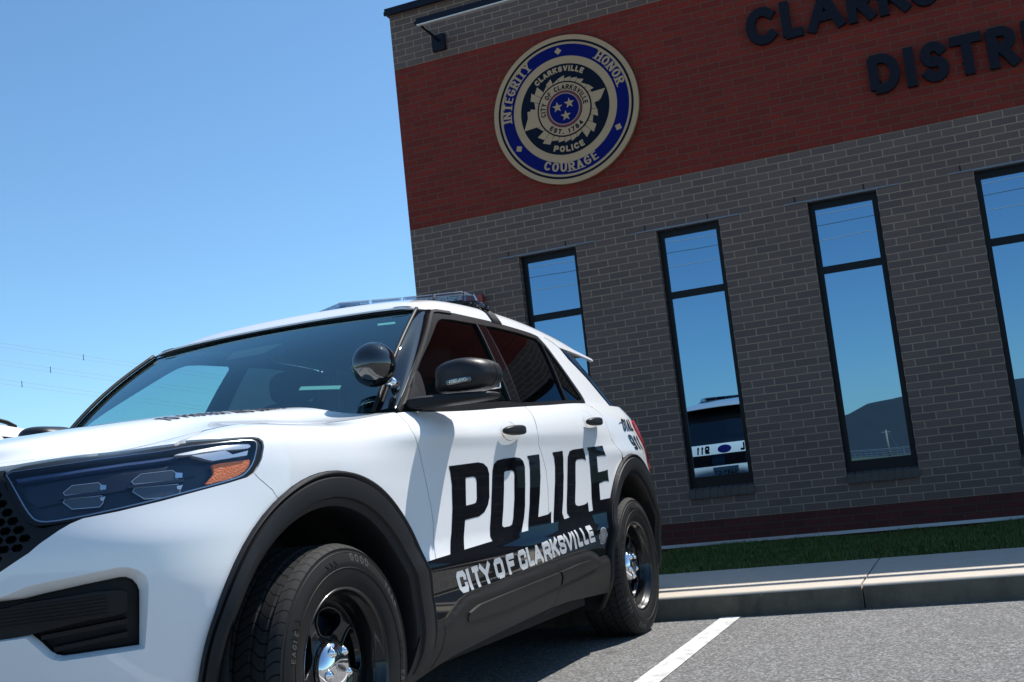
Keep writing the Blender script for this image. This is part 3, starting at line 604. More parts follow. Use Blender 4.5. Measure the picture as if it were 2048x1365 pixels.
# parking bay lines
def bayline(x0,x1,y0,y1,lbl):
    o=mesh('parking_line',[(x0,y0,.004),(x0+.115,y0,.004),(x1+.115,y1,.004),(x1,y1,.004)],[(0,1,2,3)],M['roadpaint']); struct(o)
bayline(1.385,1.372,-2.2,3.44,''); bayline(-1.55,-1.56,-2.2,3.44,''); bayline(-2.85,-2.85,-2.2,3.44,''); bayline(-5.6,-5.6,-2.2,3.44,''); bayline(4.3,4.3,-2.2,3.44,''); bayline(7.2,7.2,-2.2,3.44,'')
# lawn strip between sidewalk and wall
lawnz=lambda x,y:.108+.022*(y-SW)/(WY-SW)+.018*np.sin(x*2.1)*np.sin(y*3)
gx=np.linspace(-12,18,121);gy=np.linspace(SW+.002,WY+.02,14)
gv=[(x,y,float(lawnz(x,y))) for y in gy for x in gx]
struct(mesh('lawn',gv,[(j*121+i,j*121+i+1,(j+1)*121+i+1,(j+1)*121+i) for j in range(13) for i in range(120)],M['soil'],smooth=True))
def blades(cnt,x0,x1):
    x=rng.uniform(x0,x1,cnt);y=rng.uniform(SW-.015,WY-.01,cnt);z=lawnz(x,y)-.005
    clump=.5+.5*np.sin(x*7+np.sin(y*5)*2)*np.sin(y*6+x)
    h=rng.uniform(.022,.060,cnt)*(.6+.6*clump)*np.where(y<SW+.05,.7,1);a=rng.uniform(0,6.283,cnt);l=rng.normal(0,.5,cnt)
    ww=rng.uniform(.0022,.0045,cnt);dx=np.cos(a);dy=np.sin(a);lx=np.cos(a+1.57)*l*h;ly=np.sin(a+1.57)*l*h
    b=np.stack([x,y,z],1);w3=np.stack([dx*ww,dy*ww,0*ww],1);mid=b+np.stack([lx*.35,ly*.35,h*.6],1);tip=b+np.stack([lx,ly,h],1)
    V=np.stack([b-w3,b+w3,mid+w3*.7,mid-w3*.7,tip],1).reshape(-1,3)
    i=np.arange(cnt)*5
    F=[(k,k+1,k+2,k+3) for k in i]+[(k+3,k+2,k+4) for k in i]
    return V,F
V1,F1=blades(52000,.2,4.2);V2,F2=blades(16000,-6,.2);V3,F3=blades(9000,4.2,10)
VV=np.r_[V1,V2,V3];k1=len(V1);k2=k1+len(V2)
FF=F1+[tuple(i+k1 for i in f) for f in F2]+[tuple(i+k2 for i in f) for f in F3]
o=mesh('grass',VV,FF,M['blade']); o['kind']='stuff'
# ---- police station
B=thing('police_station','grey brick police station with a broad red brick band and narrow tall windows','building',(0,0,0))
TH=.30
OPEN=[(Xb(7*i),Xb(7*i+3)) for i in range(-1,5)]
WLO=Zc(-38); WHI=ZL
mb=MB()
def wallbox(x0,x1,z0,z1): mb.box((x0,WY,z0),(x1,WY+TH,z1))
cuts=[XL]+[c for o_ in OPEN for c in o_]+[XR]
for i in range(0,len(cuts),2): wallbox(cuts[i],cuts[i+1],WLO,WHI)
wallbox(XL,XR,WB,WLO); wallbox(XL,XR,WHI,WT1); wallbox(XL,XR,WT2,WTOP)
# side and back walls
mb.box((XL,WY+TH,WB),(XL+TH,WY+11,WT1)); mb.box((XL,WY+TH,WT2),(XL+TH,WY+11,WTOP)); mb.box((XL,WY+11,WB),(XR,WY+11.3,WTOP)); mb.box((XR-TH,WY+TH,WB),(XR,WY+11,WTOP))
mb.build('grey_brick_wall',M['grey_brick'],B)
MB().box((XL,WY,WT1),(XR,WY+TH,WT2)).box((XL,WY+TH,WT1),(XL+TH,WY+11,WT2)).build('red_brick_band',M['red_brick'],B)
MB().box((XL,WY,WZ0),(XR,WY+TH,WB)).box((XL,WY+TH,WZ0),(XL+TH,WY+11,WB)).build('red_brick_base',M['base_brick'],B)
MB().box((XL-.03,WY-.05,WTOP),(XR+.05,WY+TH+.05,Zc(43.0))).box((XL-.03,WY+TH+.05,WTOP),(XL+TH+.03,WY+11.35,Zc(43.0))).box((XL-.035,WY-.062,WTOP-.012),(XR+.05,WY-.045,WTOP+.03)).build('coping',M['coping'],B)
MB().box((XL+TH,WY+TH,WTOP-.5),(XR-TH,WY+11,WTOP-.4)).build('roof',M['coping'],B)
MB().box((XL,WY-.022,Zc(-44)-.012),(XR,WY,Zc(-44)+.006)).box((XL,WY-.026,Zc(-44)-.022),(XR,WY-.022,Zc(-44)-.004)).build('base_flashing',M['flash'],B)
for i,(a,b) in enumerate(OPEN):
    fw=.052;yf=WY+.085;zb=Zc(-36.6)
    win=MB(); d0,d1=yf,yf+.10
    win.box((a+.004,d0,zb),(a+fw,d1,WHI-.010)).box((b-fw,d0,zb),(b-.004,d1,WHI-.010))
    win.box((a+fw,d0,WHI-.075),(b-fw,d1,WHI-.010)).box((a+fw,d0,zb),(b-fw,d1,zb+.10))
    win.box((a+fw,d0+.003,2.487),(b-fw,d1,2.553))
    wf=win.build('window',M['frame'],B)
    for z0,z1 in ((zb+.10,2.487),(2.553,WHI-.075)):
        MB().box((a+fw-.004,yf+.018,z0-.004),(b-fw+.004,yf+.030,z1+.004)).build('pane',M['winglass'],wf)
    # brick-on-edge sill
    wd=(b-a)/9; sm=MB()
    for k in range(9):
        x0=a+k*wd+.004;x1=a+(k+1)*wd-.004
        sm.prism([(WY-.028,WLO),(WY-.028,WLO+.076),(WY+.088,WLO+.097),(WY+.088,WLO)],'x',x0,x1)
    sm.build('sill',M['sill_brick'],B,bevel=.002)
    MB().prism([(WY-.020,WLO+.003),(WY-.020,WLO+.070),(WY+.090,WLO+.090),(WY+.090,WLO+.003)],'x',a+.001,b-.001).build('sill_mortar',M['mortar'],B)
    MB().box((a-.2031,WY-.010,WHI-.004),(b+.2031,WY+.002,WHI+.006)).box((a+.001,WY+.002,WHI-.010),(b-.001,WY+.19,WHI-.0005)).build('lintel',M['lintel'],B)
    for xx in (Xb(7*(i-1)-.5),Xb(7*(i-1)+2.5)): MB().box((xx-.006,WY-.002,WHI+.006),(xx+.006,WY+.004,WHI+.062)).build('weep_vent',M['frame'],B)
MB().box((XL+TH+.01,WY+.5,WZ0),(XR-TH-.01,WY+.56,WTOP-.6)).build('dark_room',M['dark'],B)
# ---- fixture on the wall
L=thing('wall_light','long dark linear light fixture on a short arm below the roof edge','light',(-1.64,WY,5.56))
bx=MB().box((-1.71,WY-.006,5.465),(-1.565,WY-.055,5.64)); o=bx.build('mounting_plate',M['coping'],None,bevel=.004); o.parent=L; o.matrix_parent_inverse=Matrix.Translation((1.64,-WY,-5.56))
PIV=Matrix.Translation((1.64,-WY,-5.56))
def lp(o): o.parent=L;o.matrix_parent_inverse=PIV;return o
lp(MB().tube([(-1.63,WY-.05,5.57),(-1.63,WY-.455,5.585)],.014).build('arm',M['coping'],None))
lp(MB().tube([(.6,WY-.05,5.57),(.6,WY-.455,5.585)],.014).build('arm',M['coping'],None)); lp(MB().box((.53,WY-.006,5.465),(.67,WY-.055,5.64)).build('mounting_plate',M['coping'],None,bevel=.004))
fy=WY-.465
lp(MB().prism([(fy-.045,5.587),(fy+.055,5.610),(fy+.055,5.65),(fy-.045,5.65)],'x',-1.66,7.2).box((-1.70,fy-.012,5.61),(-1.66,fy+.015,5.64)).build('fixture_body',M['coping'],None,bevel=.004))
lp(MB().prism([(fy-.047,5.572),(fy-.030,5.572),(fy+.050,5.590),(fy+.050,5.607),(fy-.047,5.584)],'x',-1.655,7.195).build('lens_strip',M['fixture_lens'],None))
# ---- raised letters
def wall_letters(txt,x,z,cap):
    xs_=x
    for ch,(xl,wd) in txt:
        polys=[[(px,py) for px,py in p] for p in glyph(ch,RND,wd,cap,.082)]
        Vv,Fv=cdt(polys,(),None)
        k=len(Vv);y0,y1=WY-.055,WY-.012
        V=[(xl+a,y0,z+b) for a,b in Vv]+[(xl+a,y1,z+b) for a,b in Vv]
        F=[tuple(f) for f in Fv]+[tuple(i+k for i in f[::-1]) for f in Fv]
        E={(f[i],f[(i+1)%3]) for f in Fv for i in range(3)}
        F+=[(i,i+k,j+k,j) for i,j in E if (j,i) not in E]
        mbx=MB();mbx.add(V,F).box((xl+wd*.3,WY-.013,z+cap*.30),(xl+wd*.3+.02,WY+.001,z+cap*.30+.02))
        o=mbx.build('sign_letter',M['letter'],None)
        nm={'1':'top','2':'lower'}
        yield ch,o
row1=[('C',(1.50,.285)),('L',(1.825,.185)),('A',(2.055,.325)),('R',(2.412,.235)),('K',(2.685,.26)),('S',(2.965,.235)),('V',(3.22,.32)),('I',(3.575,.084)),('L',(3.71,.185)),('L',(3.935,.185)),('E',(4.165,.20))]
row2=[('D',(2.512,.262)),('I',(2.823,.082)),('S',(2.95,.236)),('T',(3.212,.26)),('R',(3.503,.237)),('I',(3.793,.082)),('C',(3.925,.285)),('T',(4.235,.26))]
cnt={}
for rown,rw,zb in (('upper',row1,4.695),('lower',row2,3.994)):
    for idx,(ch,o) in enumerate(wall_letters(rw,0,zb,.360)):
        w_='CLARKSVILLE' if rown=='upper' else 'DISTRICT'
        ordn=['first','second','third','fourth','fifth','sixth','seventh','eighth','ninth','tenth','eleventh'][idx]
        tag(o,f'dark raised wall letter {ch}, {ordn} letter of the {rown} word {w_}','sign letter','raised letters on the red brick band')
# red box beside the roof light bar
rb_=thing('wall_box','small red enamel box fixed on the grey brick left of the first window','box',(-1.6,WY,2.69)); o=MB().box((-.17,-.07,-.15),(.163,-.001,.14)).build('case',M['redbox'],rb_,bevel=.006); MB().box((-.14,-.078,-.12),(.133,-.070,.11)).build('cover',M['redbox'],rb_,bevel=.003)
# ---- round emblem
S=thing('wall_emblem','large round tan and blue emblem disc with a badge on the red brick','sign',(-.352,WY,4.527))
SR=.757
def disc(name,r,y,m,par,seg=128):
    V=[(r*math.cos(2*math.pi*i/seg),y,r*math.sin(2*math.pi*i/seg)) for i in range(seg)]
    return mesh(name,V,[tuple(range(seg))],m,par)
def ring(name,r0,r1,y,m,par,seg=128):
    V=[(r*math.cos(2*math.pi*i/seg),y,r*math.sin(2*math.pi*i/seg)) for r in (r1,r0) for i in range(seg)]
    return mesh(name,V,[(i,(i+1)%seg,seg+(i+1)%seg,seg+i) for i in range(seg)],m,par)
c=[(SR*math.cos(2*math.pi*i/128),SR*math.sin(2*math.pi*i/128)) for i in range(128)]
face=MB().prism(c,'y',-.050,-.016).box((-.3,-.016,-.3),(-.25,0,-.25)).box((.25,-.016,.25),(.3,0,.3)).build('sign_disc',M['tan'],S)
L1=-.0515;L2=-.053;L3=-.0545;L4=-.056
ring('dark_line',.905*SR,.935*SR,L1,M['signnavy'],S); ring('blue_ring',.715*SR,.875*SR,L1,M['signblue'],S)
disc('navy_field',.612*SR,L1,M['signnavy'],S)
def polys_y(name,polys,y,m,par,holes=()):
    Vv,Fv=cdt(polys,holes,None); return mesh(name,[(a,y,b) for a,b in Vv],Fv,m,par)
def arc_text(txt,font,r,mid,h,wd,th,gap,top=True,contrast=0,serif=0,space=.7):
    tot=0;items=[]
    for ch in txt:
        ww=wd*space if ch==' ' else max(wd*WID.get(ch,1.0),th); items.append((ch,tot,ww)); tot+=ww+gap
    tot-=gap;out=[]
    for ch,x,ww in items:
        if ch==' ': continue
        for p in glyph(ch,font,ww,h,th,contrast,serif):
            q=[]
            for px,py in p:
                s_=(x+px-tot/2)
                # one rigid glyph, turned at its own middle
                mx=x+ww/2-tot/2; dx=s_-mx
                if top: a=R(mid)-mx/(r+h/2); rr=r+py; q.append((rr*math.cos(a)+dx*math.sin(a),rr*math.sin(a)-dx*math.cos(a)))
                else: a=R(mid)+mx/(r-h/2); rr=r-py; q.append((rr*math.cos(a)-dx*math.sin(a),rr*math.sin(a)+dx*math.cos(a)))
            out.append(q)
    return out
h_=.098
for wd_,mid,top in (('INTEGRITY',151,True),('HONOR',31,True),('COURAGE',270,False)):
    r_=.745*SR if top else .842*SR
    polys_y('motto_lettering',arc_text(wd_,RND,r_,mid,h_,.068,.022,.016,top,.45,.018),L2,M['tan'],S)
for a in (90,210,330):
    cx,cz=.795*SR*math.cos(R(a)),.795*SR*math.sin(R(a)); q=[(cx+.038*math.cos(R(a+t)),cz+.038*math.sin(R(a+t))) for t in (0,90,180,270)]
    polys_y('diamond',[q],L2,M['tan'],S)
polys_y('name_lettering',arc_text('CLARKSVILLE',RND,.508*SR,93,.058,.046,.016,.010,True),L2,M['tan'],S)
polys_y('name_lettering',arc_text('POLICE',RND,.575*SR,270,.062,.052,.017,.011,False),L2,M['tan'],S)
# badge burst
bp=[];nb=30
for i in range(nb):
    a0=360/nb*i+.6;a1=360/nb*(i+1)-.6
    rr=[.47,.43,.455,.42,.50,.52,.43][i%7]
    if abs(((a0+6)%360)-92)<42: rr=min(rr,.455)-.01*(i%3)
    if abs(((a0+6)%360)-270)<24: rr=.44
    bp.append([(SR*.36*math.cos(R(a0)),SR*.36*math.sin(R(a0))),(SR*.36*math.cos(R(a1)),SR*.36*math.sin(R(a1))),(SR*(rr-.02)*math.cos(R(a1+.4)),SR*(rr-.02)*math.sin(R(a1+.4))),(SR*(rr+.01)*math.cos(R(a0-.4)),SR*(rr+.01)*math.sin(R(a0-.4)))])
polys_y('badge_rays',bp,L2,M['tan'],S)
wing=[(-.36,.06),(-.52,.035),(-.515,-.05),(-.575,-.22),(-.33,-.18)]
tipp=[(.34,.15),(.40,.17),(.565,.19),(.50,.06),(.37,.00)]
rt=R(-4)
for p_ in (wing,tipp): polys_y('badge_banner',[[(SR*(x*math.cos(rt)-y*math.sin(rt)),SR*(x*math.sin(rt)+y*math.cos(rt))) for x,y in p_]],L3,M['tan'],S)
disc('badge_rim',.375*SR,L4,M['signnavy'],S); disc('badge_ring',.355*SR,L4-.0015,M['tan'],S)
for r_,m_,dy in ((.248,'signnavy',.003),(.240,'signred',.0045),(.213,'tan',.006),(.203,'signblue',.0075)): disc('badge_centre',r_*SR,L4-dy,M[m_],S)
polys_y('badge_lettering',arc_text('CITY OF CLARKSVILLE',RND,.262*SR,96,.052,.036,.011,.0085,True),L4-.003,M['signnavy'],S)
polys_y('badge_lettering',arc_text('EST. 1784',RND,.338*SR,270,.050,.038,.012,.011,False),L4-.003,M['signnavy'],S)
for a in (38,158,278):
    cx,cz=.098*SR*math.cos(R(a)),.098*SR*math.sin(R(a))
    q=[(cx+(.056 if k%2==0 else .0225)*math.cos(R(90+36*k)),cz+(.056 if k%2==0 else .0225)*math.sin(R(90+36*k))) for k in range(10)]
    polys_y('star',[q],L4-.009,M['tan'],S)
# ---- what the panes mirror: hill, fence, pole, lines
hx=np.linspace(-300,300,90);hy=np.linspace(-230,-520,26)
hv=[(x,y,float(-1+(18.6+2.6*math.tanh((x+24)/14)+.5*math.sin(x*.21)+.35*math.sin(x*.53+1)-4.5*math.exp(-((x+85)/45)**2))*(lambda q:q*q*(3-2*q))(min(1,max(0,(-230-y)/170))))) for y in hy for x in hx]
struct(mesh('hill',hv,[(j*90+i,(j+1)*90+i,(j+1)*90+i+1,j*90+i+1) for j in range(25) for i in range(89)],M['hill'],smooth=True))
fe=thing('chain_link_fence','low galvanised chain link fence across the far side of the lot','fence',(0,-44,0))
for x in np.arange(-30,31,3.0): MB().tube([(x,0,-.05),(x,0,1.05)],.03,6).build('fence_post',M['galv'],fe)
MB().tube([(-30,0,1.0),(30,0,1.0)],.02,5).build('rail',M['galv'],fe)
wm=MB()
for x in np.arange(-30,30,.3): wm.box((x-.012,-.004,.05),(x+.012,.004,1.0))
for z in np.arange(.1,1.0,.12): wm.box((-30,.005,z-.012),(30,.012,z+.012))
wm.build('wire_mesh',M['galv'],fe)
po=thing('utility_pole','weathered wooden utility pole with one crossarm and a guy wire','pole',(-9.3,-200,0))
MB().tube([(0,0,-.2),(0,0,4.75)],[.17,.13],10).build('pole_shaft',M['wood'],po,smooth=True); MB().box((-.65,-.06,4.35),(.65,.06,4.47)).build('crossarm',M['wood'],po); MB().tube([(.3,0,4.3),(1.9,0,-.1)],.035,5).build('guy_wire',M['galv'],po)
def sagline(p,q,sag,n=40): return [tuple(np.array(p)*(1-t)+np.array(q)*t-np.array((0,0,sag*4*t*(1-t)))) for t in np.linspace(0,1,n)]
for i,(z,yy) in enumerate(((13.5,-40),(13.0,-40.3),(12.2,-40))):
    o=MB().tube(sagline((-60,yy,z),(60,yy,z+.4),.7),.02,5).build('overhead_wire',M['wire']); tag(o,['upper','middle','lowest'][i]+' of three overhead wires mirrored in the window panes','wire','overhead wires along the lot')
# transmission conductors left of the building
def at(az,el,d): return np.array((2.7758+d*math.sin(R(az)),-3.0705+d*math.cos(R(az)),.8414+d*math.tan(R(el))))
for i,(e0,e1,spc,nm) in enumerate(((9.49,5.9,-42.11,'highest'),(8.67,5.1,-43.64,'middle'),(7.79,4.3,-44.91,'lowest'))):
    T=thing('power_line',f'{nm} pair of thin power line conductors with a spacer in the sky','power line',tuple(at(-45.8,e0,120)),0,'high voltage conductors in the sky')
    org=np.array(T.location)
    P0=at(-45.8,e0,120);P1=at(-30,e1,150)
    P0=P0+(P0-P1)*.4
    for dz in (0,-.42):
        T0=sagline(P0+(0,0,dz),P1+(0,0,dz),.25); MB().tube([tuple(np.array(p)-org) for p in T0],.011,5).build('conductor',M['wire'],T)
    # spacer
    best=min(sagline(P0,P1,.25,600),key=lambda p:abs(math.degrees(math.atan2(p[0]-2.7758,p[1]+3.0705))-spc)); b=np.array(best)-org
    MB().tube([tuple(b+(0,0,.12)),tuple(b+(0,0,-.52))],.035,5).build('spacer',M['dark'],T)
# ================================================================== THE POLICE SUV
CAR=thing('police_suv','white police SUV with black POLICE lettering, spotlight and roof light bar','car',(0,0,0),-.02754)
def sofy(y): return float(s_of_y(y))
def arcpts(cy,cz,r,a0,a1,n): return [(cy+r*math.cos(R(a0+(a1-a0)*i/n)),cz+r*math.sin(R(a0+(a1-a0)*i/n))) for i in range(n+1)]
def yz(pts): return [(sofy(y),zz) for y,zz in pts]
FA=(.032,.402,.562); RA=(3.10,.400,.577)           # wheel openings: centre y, z, radius
def seam(p,w=.0036): # thin polygon along a polyline
    p=np.array(p);t=np.gradient(p,axis=0);t/=np.linalg.norm(t,axis=1,keepdims=True);nn=np.stack([-t[:,1],t[:,0]],1)*w
    return [tuple(x) for x in np.r_[p+nn,(p-nn)[::-1]]]
fs=D['front_seam'];ms=D['mid_seam'];rs=D['rear_seam']
fs=[(2.1224,1.2)]+[(2.1085,1.158),(2.108,1.109),(2.131,1.059),(2.155,1.015),(2.182,.943),(2.203,.872),(2.217,.81),(2.222,.76),(2.205,.66),(2.190,.60),(2.185,.56),(2.190,.53),(2.2267,.518),(2.2167,.4165)]
ms=[(3.315,1.2),(3.308,1.17),(3.296,1.137),(3.279,1.0955),(3.290,1.037),(3.335,.98),(3.366,.918),(3.370,.838),(3.342,.707),(3.333,.67),(3.328,.62),(3.327,.51),(3.345,.464),(3.360,.43),(3.335,.38),(3.28,.317),(3.2,.297)]
rs=[(4.1448,1.2),(4.25,1.18),(4.308,1.148),(4.322,1.10),(4.336,1.057),(4.415,1.014),(4.470,.990),(4.492,.960)]
cut1=seam(fs);cut2=seam(ms)
up_f=yz(arcpts(*FA,180,0,30))      # front opening, front to rear
up_r=yz(arcpts(*RA,180,0,30))
g=.0042
# ---- front bumper fascia
bs=D['bumper_seam']
arcf=yz(arcpts(*FA,116,196,14))
fogo=smoothpoly([(s,v) for s,v in D['fog_open'] if s>.565],1); 
fog=[(0,.688),(.57,.7005)]+[(s,v) for s,v in D['fog_open'][2:18]]+[(.5732,.6105),(0,.600)]
hl=D['headlight']
low=[(s,v) for s,v in hl[13:20]][::-1]               # lower lamp edge, inner -> outer
fascia=[(0,.17),(.95,.17)]+arcf[::-1]+bs[::-1]+[p for p in hl[14:20]]+D['grille_edge'][1:]+[(.45,.755),(.36,.735),(0,.73)]
fogl=[(0,.690+.010),(.5132,.7128),(.5878,.7357),(.7089,.7473),(.8061,.7566),(.8306,.7544),(.8547,.7444),(.8734,.7283),(.8795,.7124),(.8775,.67),(.873,.62),(.865,.545),(.862,.5405),(.7697,.5405),(.654,.539),(.632,.5455),(.6165,.557),(.594,.583),(.572,.607),(0,.596)]
bump=patch('front_bumper',P,fascia,M['white'],CAR,holes=[fogl],step=.022,thick=.02,sym=True,ins=.001)
def resample(p,n):
    p=np.array(p+[p[0]]);L=np.r_[0,np.cumsum(np.hypot(*np.diff(p,axis=0).T))];t=np.linspace(0,L[-1],n+1)[:-1]
    return np.stack([np.interp(t,L,p[:,0]),np.interp(t,L,p[:,1])],1)
fi=[(0,.690),(.5707,.705),(.6121,.7112),(.708,.7218),(.8117,.7311),(.8287,.7294),(.8453,.7206),(.8564,.7054),(.8611,.6874),(.8594,.6479),(.8575,.5989),(.8555,.5451),(.853,.545),(.7697,.545),(.6544,.5436),(.6362,.549),(.6205,.5606),(.5983,.5861),(.5740,.6105),(0,.600)]
ka=np.concatenate([np.linspace(np.array(fogl[i]),np.array(fogl[(i+1)%20]),6)[:-1] for i in range(20)]);kb=np.concatenate([np.linspace(np.array(fi[i]),np.array(fi[(i+1)%20]),6)[:-1] for i in range(20)])
nk=len(ka);V_=[];
for f_,o_ in ((0,.0),(.10,-.003),(.9,-.026),(1,-.034)):
    q=ka+(kb-ka)*f_; V_.append(P(q[:,0],q[:,1])+nrm(P,q[:,0],q[:,1])*o_)
V_=np.concatenate(V_);F_=[(j*nk+i,j*nk+(i+1)%nk,(j+1)*nk+(i+1)%nk,(j+1)*nk+i) for j in range(3) for i in range(nk)]
k_=len(V_);V_=np.r_[V_,V_*[-1,1,1]];F_+=[tuple(i+k_ for i in f[::-1]) for f in F_]
mesh('intake_lip',V_,F_,M['white'],bump,True)
patch('bumper_recess',P,[(max(a,0),b) for a,b in inset(fog,-.03)],M['plastic'],bump,off=-.055,step=.03,thick=0,sym=True)
lip=fi
def walls(name,poly,d0,d1,m,par,sym=True,F=P):
    p=np.array(densify(poly,.02));a,b=p[:,0],p[:,1];A=F(a,b);Nn=nrm(F,a,b);k=len(p)
    V=np.r_[A+Nn*d0,A+Nn*d1];Fc=[(i,(i+1)%k,(i+1)%k+k,i+k) for i in range(k)]
    if sym: V=np.r_[V,V*[-1,1,1]];Fc+=[tuple(j+2*k for j in f[::-1]) for f in Fc]
    return mesh(name,V,Fc,m,par,True)
walls('recess_wall',lip,-.033,-.058,M['plastic'],bump)
bar=[(0,.665),(.45,.672)]+[(s,v) for s,v in D['fog_bar'][1:10]]+[(.45,.604),(0,.60)]
fb=patch('fog_bar',P,bar,M['plastic'],bump,off=-.012,step=.03,thick=.035,sym=True)
for k in range(6): patch('bar_rib',P,[(0,.628+.009*k),(.775,.640+.009*k),(.775,.644+.009*k),(0,.632+.009*k)],M['trim'],fb,off=-.0085,step=.05,thick=.004,sym=True)
for k,(z0,s0) in enumerate(((.602,.60),(.568,.63))): patch('intake_slat',P,[(s0,z0-.012),(.825,z0+.004),(.825,z0+.016),(s0,z0)],M['plastic'],bump,off=-.03,step=.04,thick=.02)
for k,(z0,s0) in enumerate(((.602,.60),(.568,.63))): patch('intake_slat',P,[(s0,z0-.012),(.825,z0+.004),(.825,z0+.016),(s0,z0)],M['plastic'],bump,off=-.03,step=.04,thick=.02,make=False,mirror=True)
# upper grille: lattice with diamond cells
gedge=D['grille_edge']
greg=[(0,.72),(.36,.725),(.45,.745)]+gedge[::-1]+[(.700,.889),(.62,.880),(.589,.893),(.565,.918),(.540,.955),(.510,1.0),(.490,1.06),(.485,1.115),(0,1.115)]
cells=[]
gi=np.array(inset(greg,.012))
for i in range(22):
    for j in range(17):
        cx=.018+i*.036+(j%2)*.018;cz=.742+j*.0235
        c6=[(cx-.0165,cz),(cx-.009,cz+.0098),(cx+.009,cz+.0098),(cx+.0165,cz),(cx+.009,cz-.0098),(cx-.009,cz-.0098)]
        def inside(pt):
            x,y=pt;r=False
            for k in range(len(gi)):
                x1,y1=gi[k];x2,y2=gi[k-1]
                if (y1>y)!=(y2>y) and x<(x2-x1)*(y-y1)/(y2-y1)+x1: r=not r
            return r
        if all(inside(p) for p in c6): cells.append(c6)
gr=patch('grille',P,greg,M['trim'],CAR,off=-.012,holes=cells,step=.04,thick=.03,sym=True)
patch('grille_back',P,greg,M['dark'],gr,off=-.05,step=.08,thick=0,sym=True)
# ---- headlamps
hlp=smoothpoly(hl,1)
for sd in (0,1):
    kw=dict(mirror=bool(sd),make=not sd)
    hd=patch('headlight',P,hlp,M['housing'],CAR,off=-.040,step=.03,thick=.0,**kw)
    # bezel ring around the lens
    lens=smoothpoly(D['hl_lens'],1)
    patch('bezel',P,hlp,M['trim'],hd,off=-.006,holes=[lens],step=.02,thick=.03,**kw)
    patch('lens',P,inset(lens,-.003),M['lens'],hd,off=-.004,step=.02,thick=0,**kw)
    patch('amber_reflector',P,smoothpoly(D['hl_amber'],1),M['amber'],hd,off=-.016,step=.02,thick=.012,**kw)
    patch('silver_trim',P,D['hl_silver'],M['silver'],hd,off=-.009,step=.02,thick=.014,**kw)
    patch('light_guide',P,smoothpoly(D['hl_silver_top'],1),M['silver'],hd,off=-.012,step=.02,thick=.01,**kw)
    patch('lens_edge',P,inset(lens,-.001),M['steel'],hd,off=-.0052,holes=[inset(lens,.0022)],step=.02,thick=0,**kw)
    patch('guide_reflection_bar',P,[(.53,1.040),(.70,1.062),(.86,1.094),(.98,1.088),(1.02,1.078),(.98,1.066),(.86,1.066),(.70,1.040),(.54,1.018)],M['guide_refl'],hd,off=-.020,step=.02,thick=.012,**kw)
    patch('inner_step',P,[(.56,.965),(.60,.94),(1.06,.985),(1.09,1.005),(1.04,1.035),(.86,1.040),(.57,1.0)],M['housing'],hd,off=-.030,step=.02,thick=.012,**kw)
    for nm in ('hl_proj_in','hl_proj_out'):
        q=np.array(D[nm]);c0=q.mean(0);w0=(q[:,0].max()-q[:,0].min())/2;h0=(q[:,1].max()-q[:,1].min())/2
        for sg in (1,-1):
            cc=(c0[0],c0[1]+sg*h0*.52);hx=[(cc[0]+w0*a,cc[1]+h0*.44*b) for a,b in ((-1,-.35*sg),(-.55,.9*sg),(.8,1*sg),(1,.3*sg),(.95,-.9*sg),(-.9,-.9*sg))]
            patch('projector',P,hx,M['proj'],hd,off=-.022,step=.02,thick=.012,**kw)
            e=patch('projector_edge',P,hx,M['silver'],hd,off=-.0215,holes=[inset(hx,.0016)],step=.02,thick=.0,**kw)
        tr=[(c0[0]+w0*.85,c0[1]+h0*.3),(c0[0]+w0*1.15,c0[1]+h0*.25),(c0[0]+w0*1.2,c0[1]+h0*.6),(c0[0]+w0*.9,c0[1]+h0*.7)]
        patch('reflector_chip',P,tr,M['chrome'],hd,off=-.018,step=.03,thick=.004,**kw)
        tr=[(c0[0]+w0*.85,c0[1]-h0*.3),(c0[0]+w0*1.12,c0[1]-h0*.25),(c0[0]+w0*1.0,c0[1]-h0*.55),(c0[0]+w0*.86,c0[1]-h0*.5)]
        patch('reflector_chip',P,tr,M['silver'],hd,off=-.018,step=.03,thick=.004,**kw)
        patch('inner_rib',P,[(c0[0]-w0*1.2,c0[1]-.006),(c0[0]+w0*1.2,c0[1]-.002),(c0[0]+w0*1.2,c0[1]+.006),(c0[0]-w0*1.2,c0[1]+.002)],M['housing'],hd,off=-.016,step=.03,thick=.02,**kw)
# ---- hood: nose band, top with its raised centre
def HG(a,b): # a across -1..1 (fraction of hood half width), b 0 nose ->1 cowl
    a=np.asarray(a,float);b=np.asarray(b,float);yr=.575-.17*(1-a*a); y=-.7195+(yr+.7195)*b**1.0
    return HD(a*.985,y)
ta=np.r_[-1,-.97,-.93,-.89,np.linspace(-.86,.86,73),.89,.93,.97,1];tb=np.r_[0,.003,.008,.015,.03,.05,np.linspace(.08,1,40)]
hood=grid('hood',HG,ta,tb,M['white'],CAR,thick=.02)
nose=[(0,1.118),(.485,1.118)]+[(.5214,1.1215),(.6193,1.146),(.7738,1.187)]+[(.86,1.187),(.944,1.168),(1.03,1.146),(1.055,1.160),(1.1775,1.2),(1.19,1.203),(0,1.203)]
patch('hood_nose',P,nose,M['white'],hood,step=.02,thick=.02,sym=True)
# lettering on the hood
polys,Lt=text_polys('TO PROTECT AND SERVE',SQ,.058,.036,.0135,.0075,space=.75)
sc=.645/Lt
def HT(a,b):
    a=np.asarray(a,float);b=np.asarray(b,float); y=-.245+a*sc; x=.554-.004*a/Lt-b; xe,_=hood_edge(y); return HD(x/xe,y)
patch('hood_lettering',HT,polys,M['decal_navy'],hood,off=.0016,step=.02,thick=0)
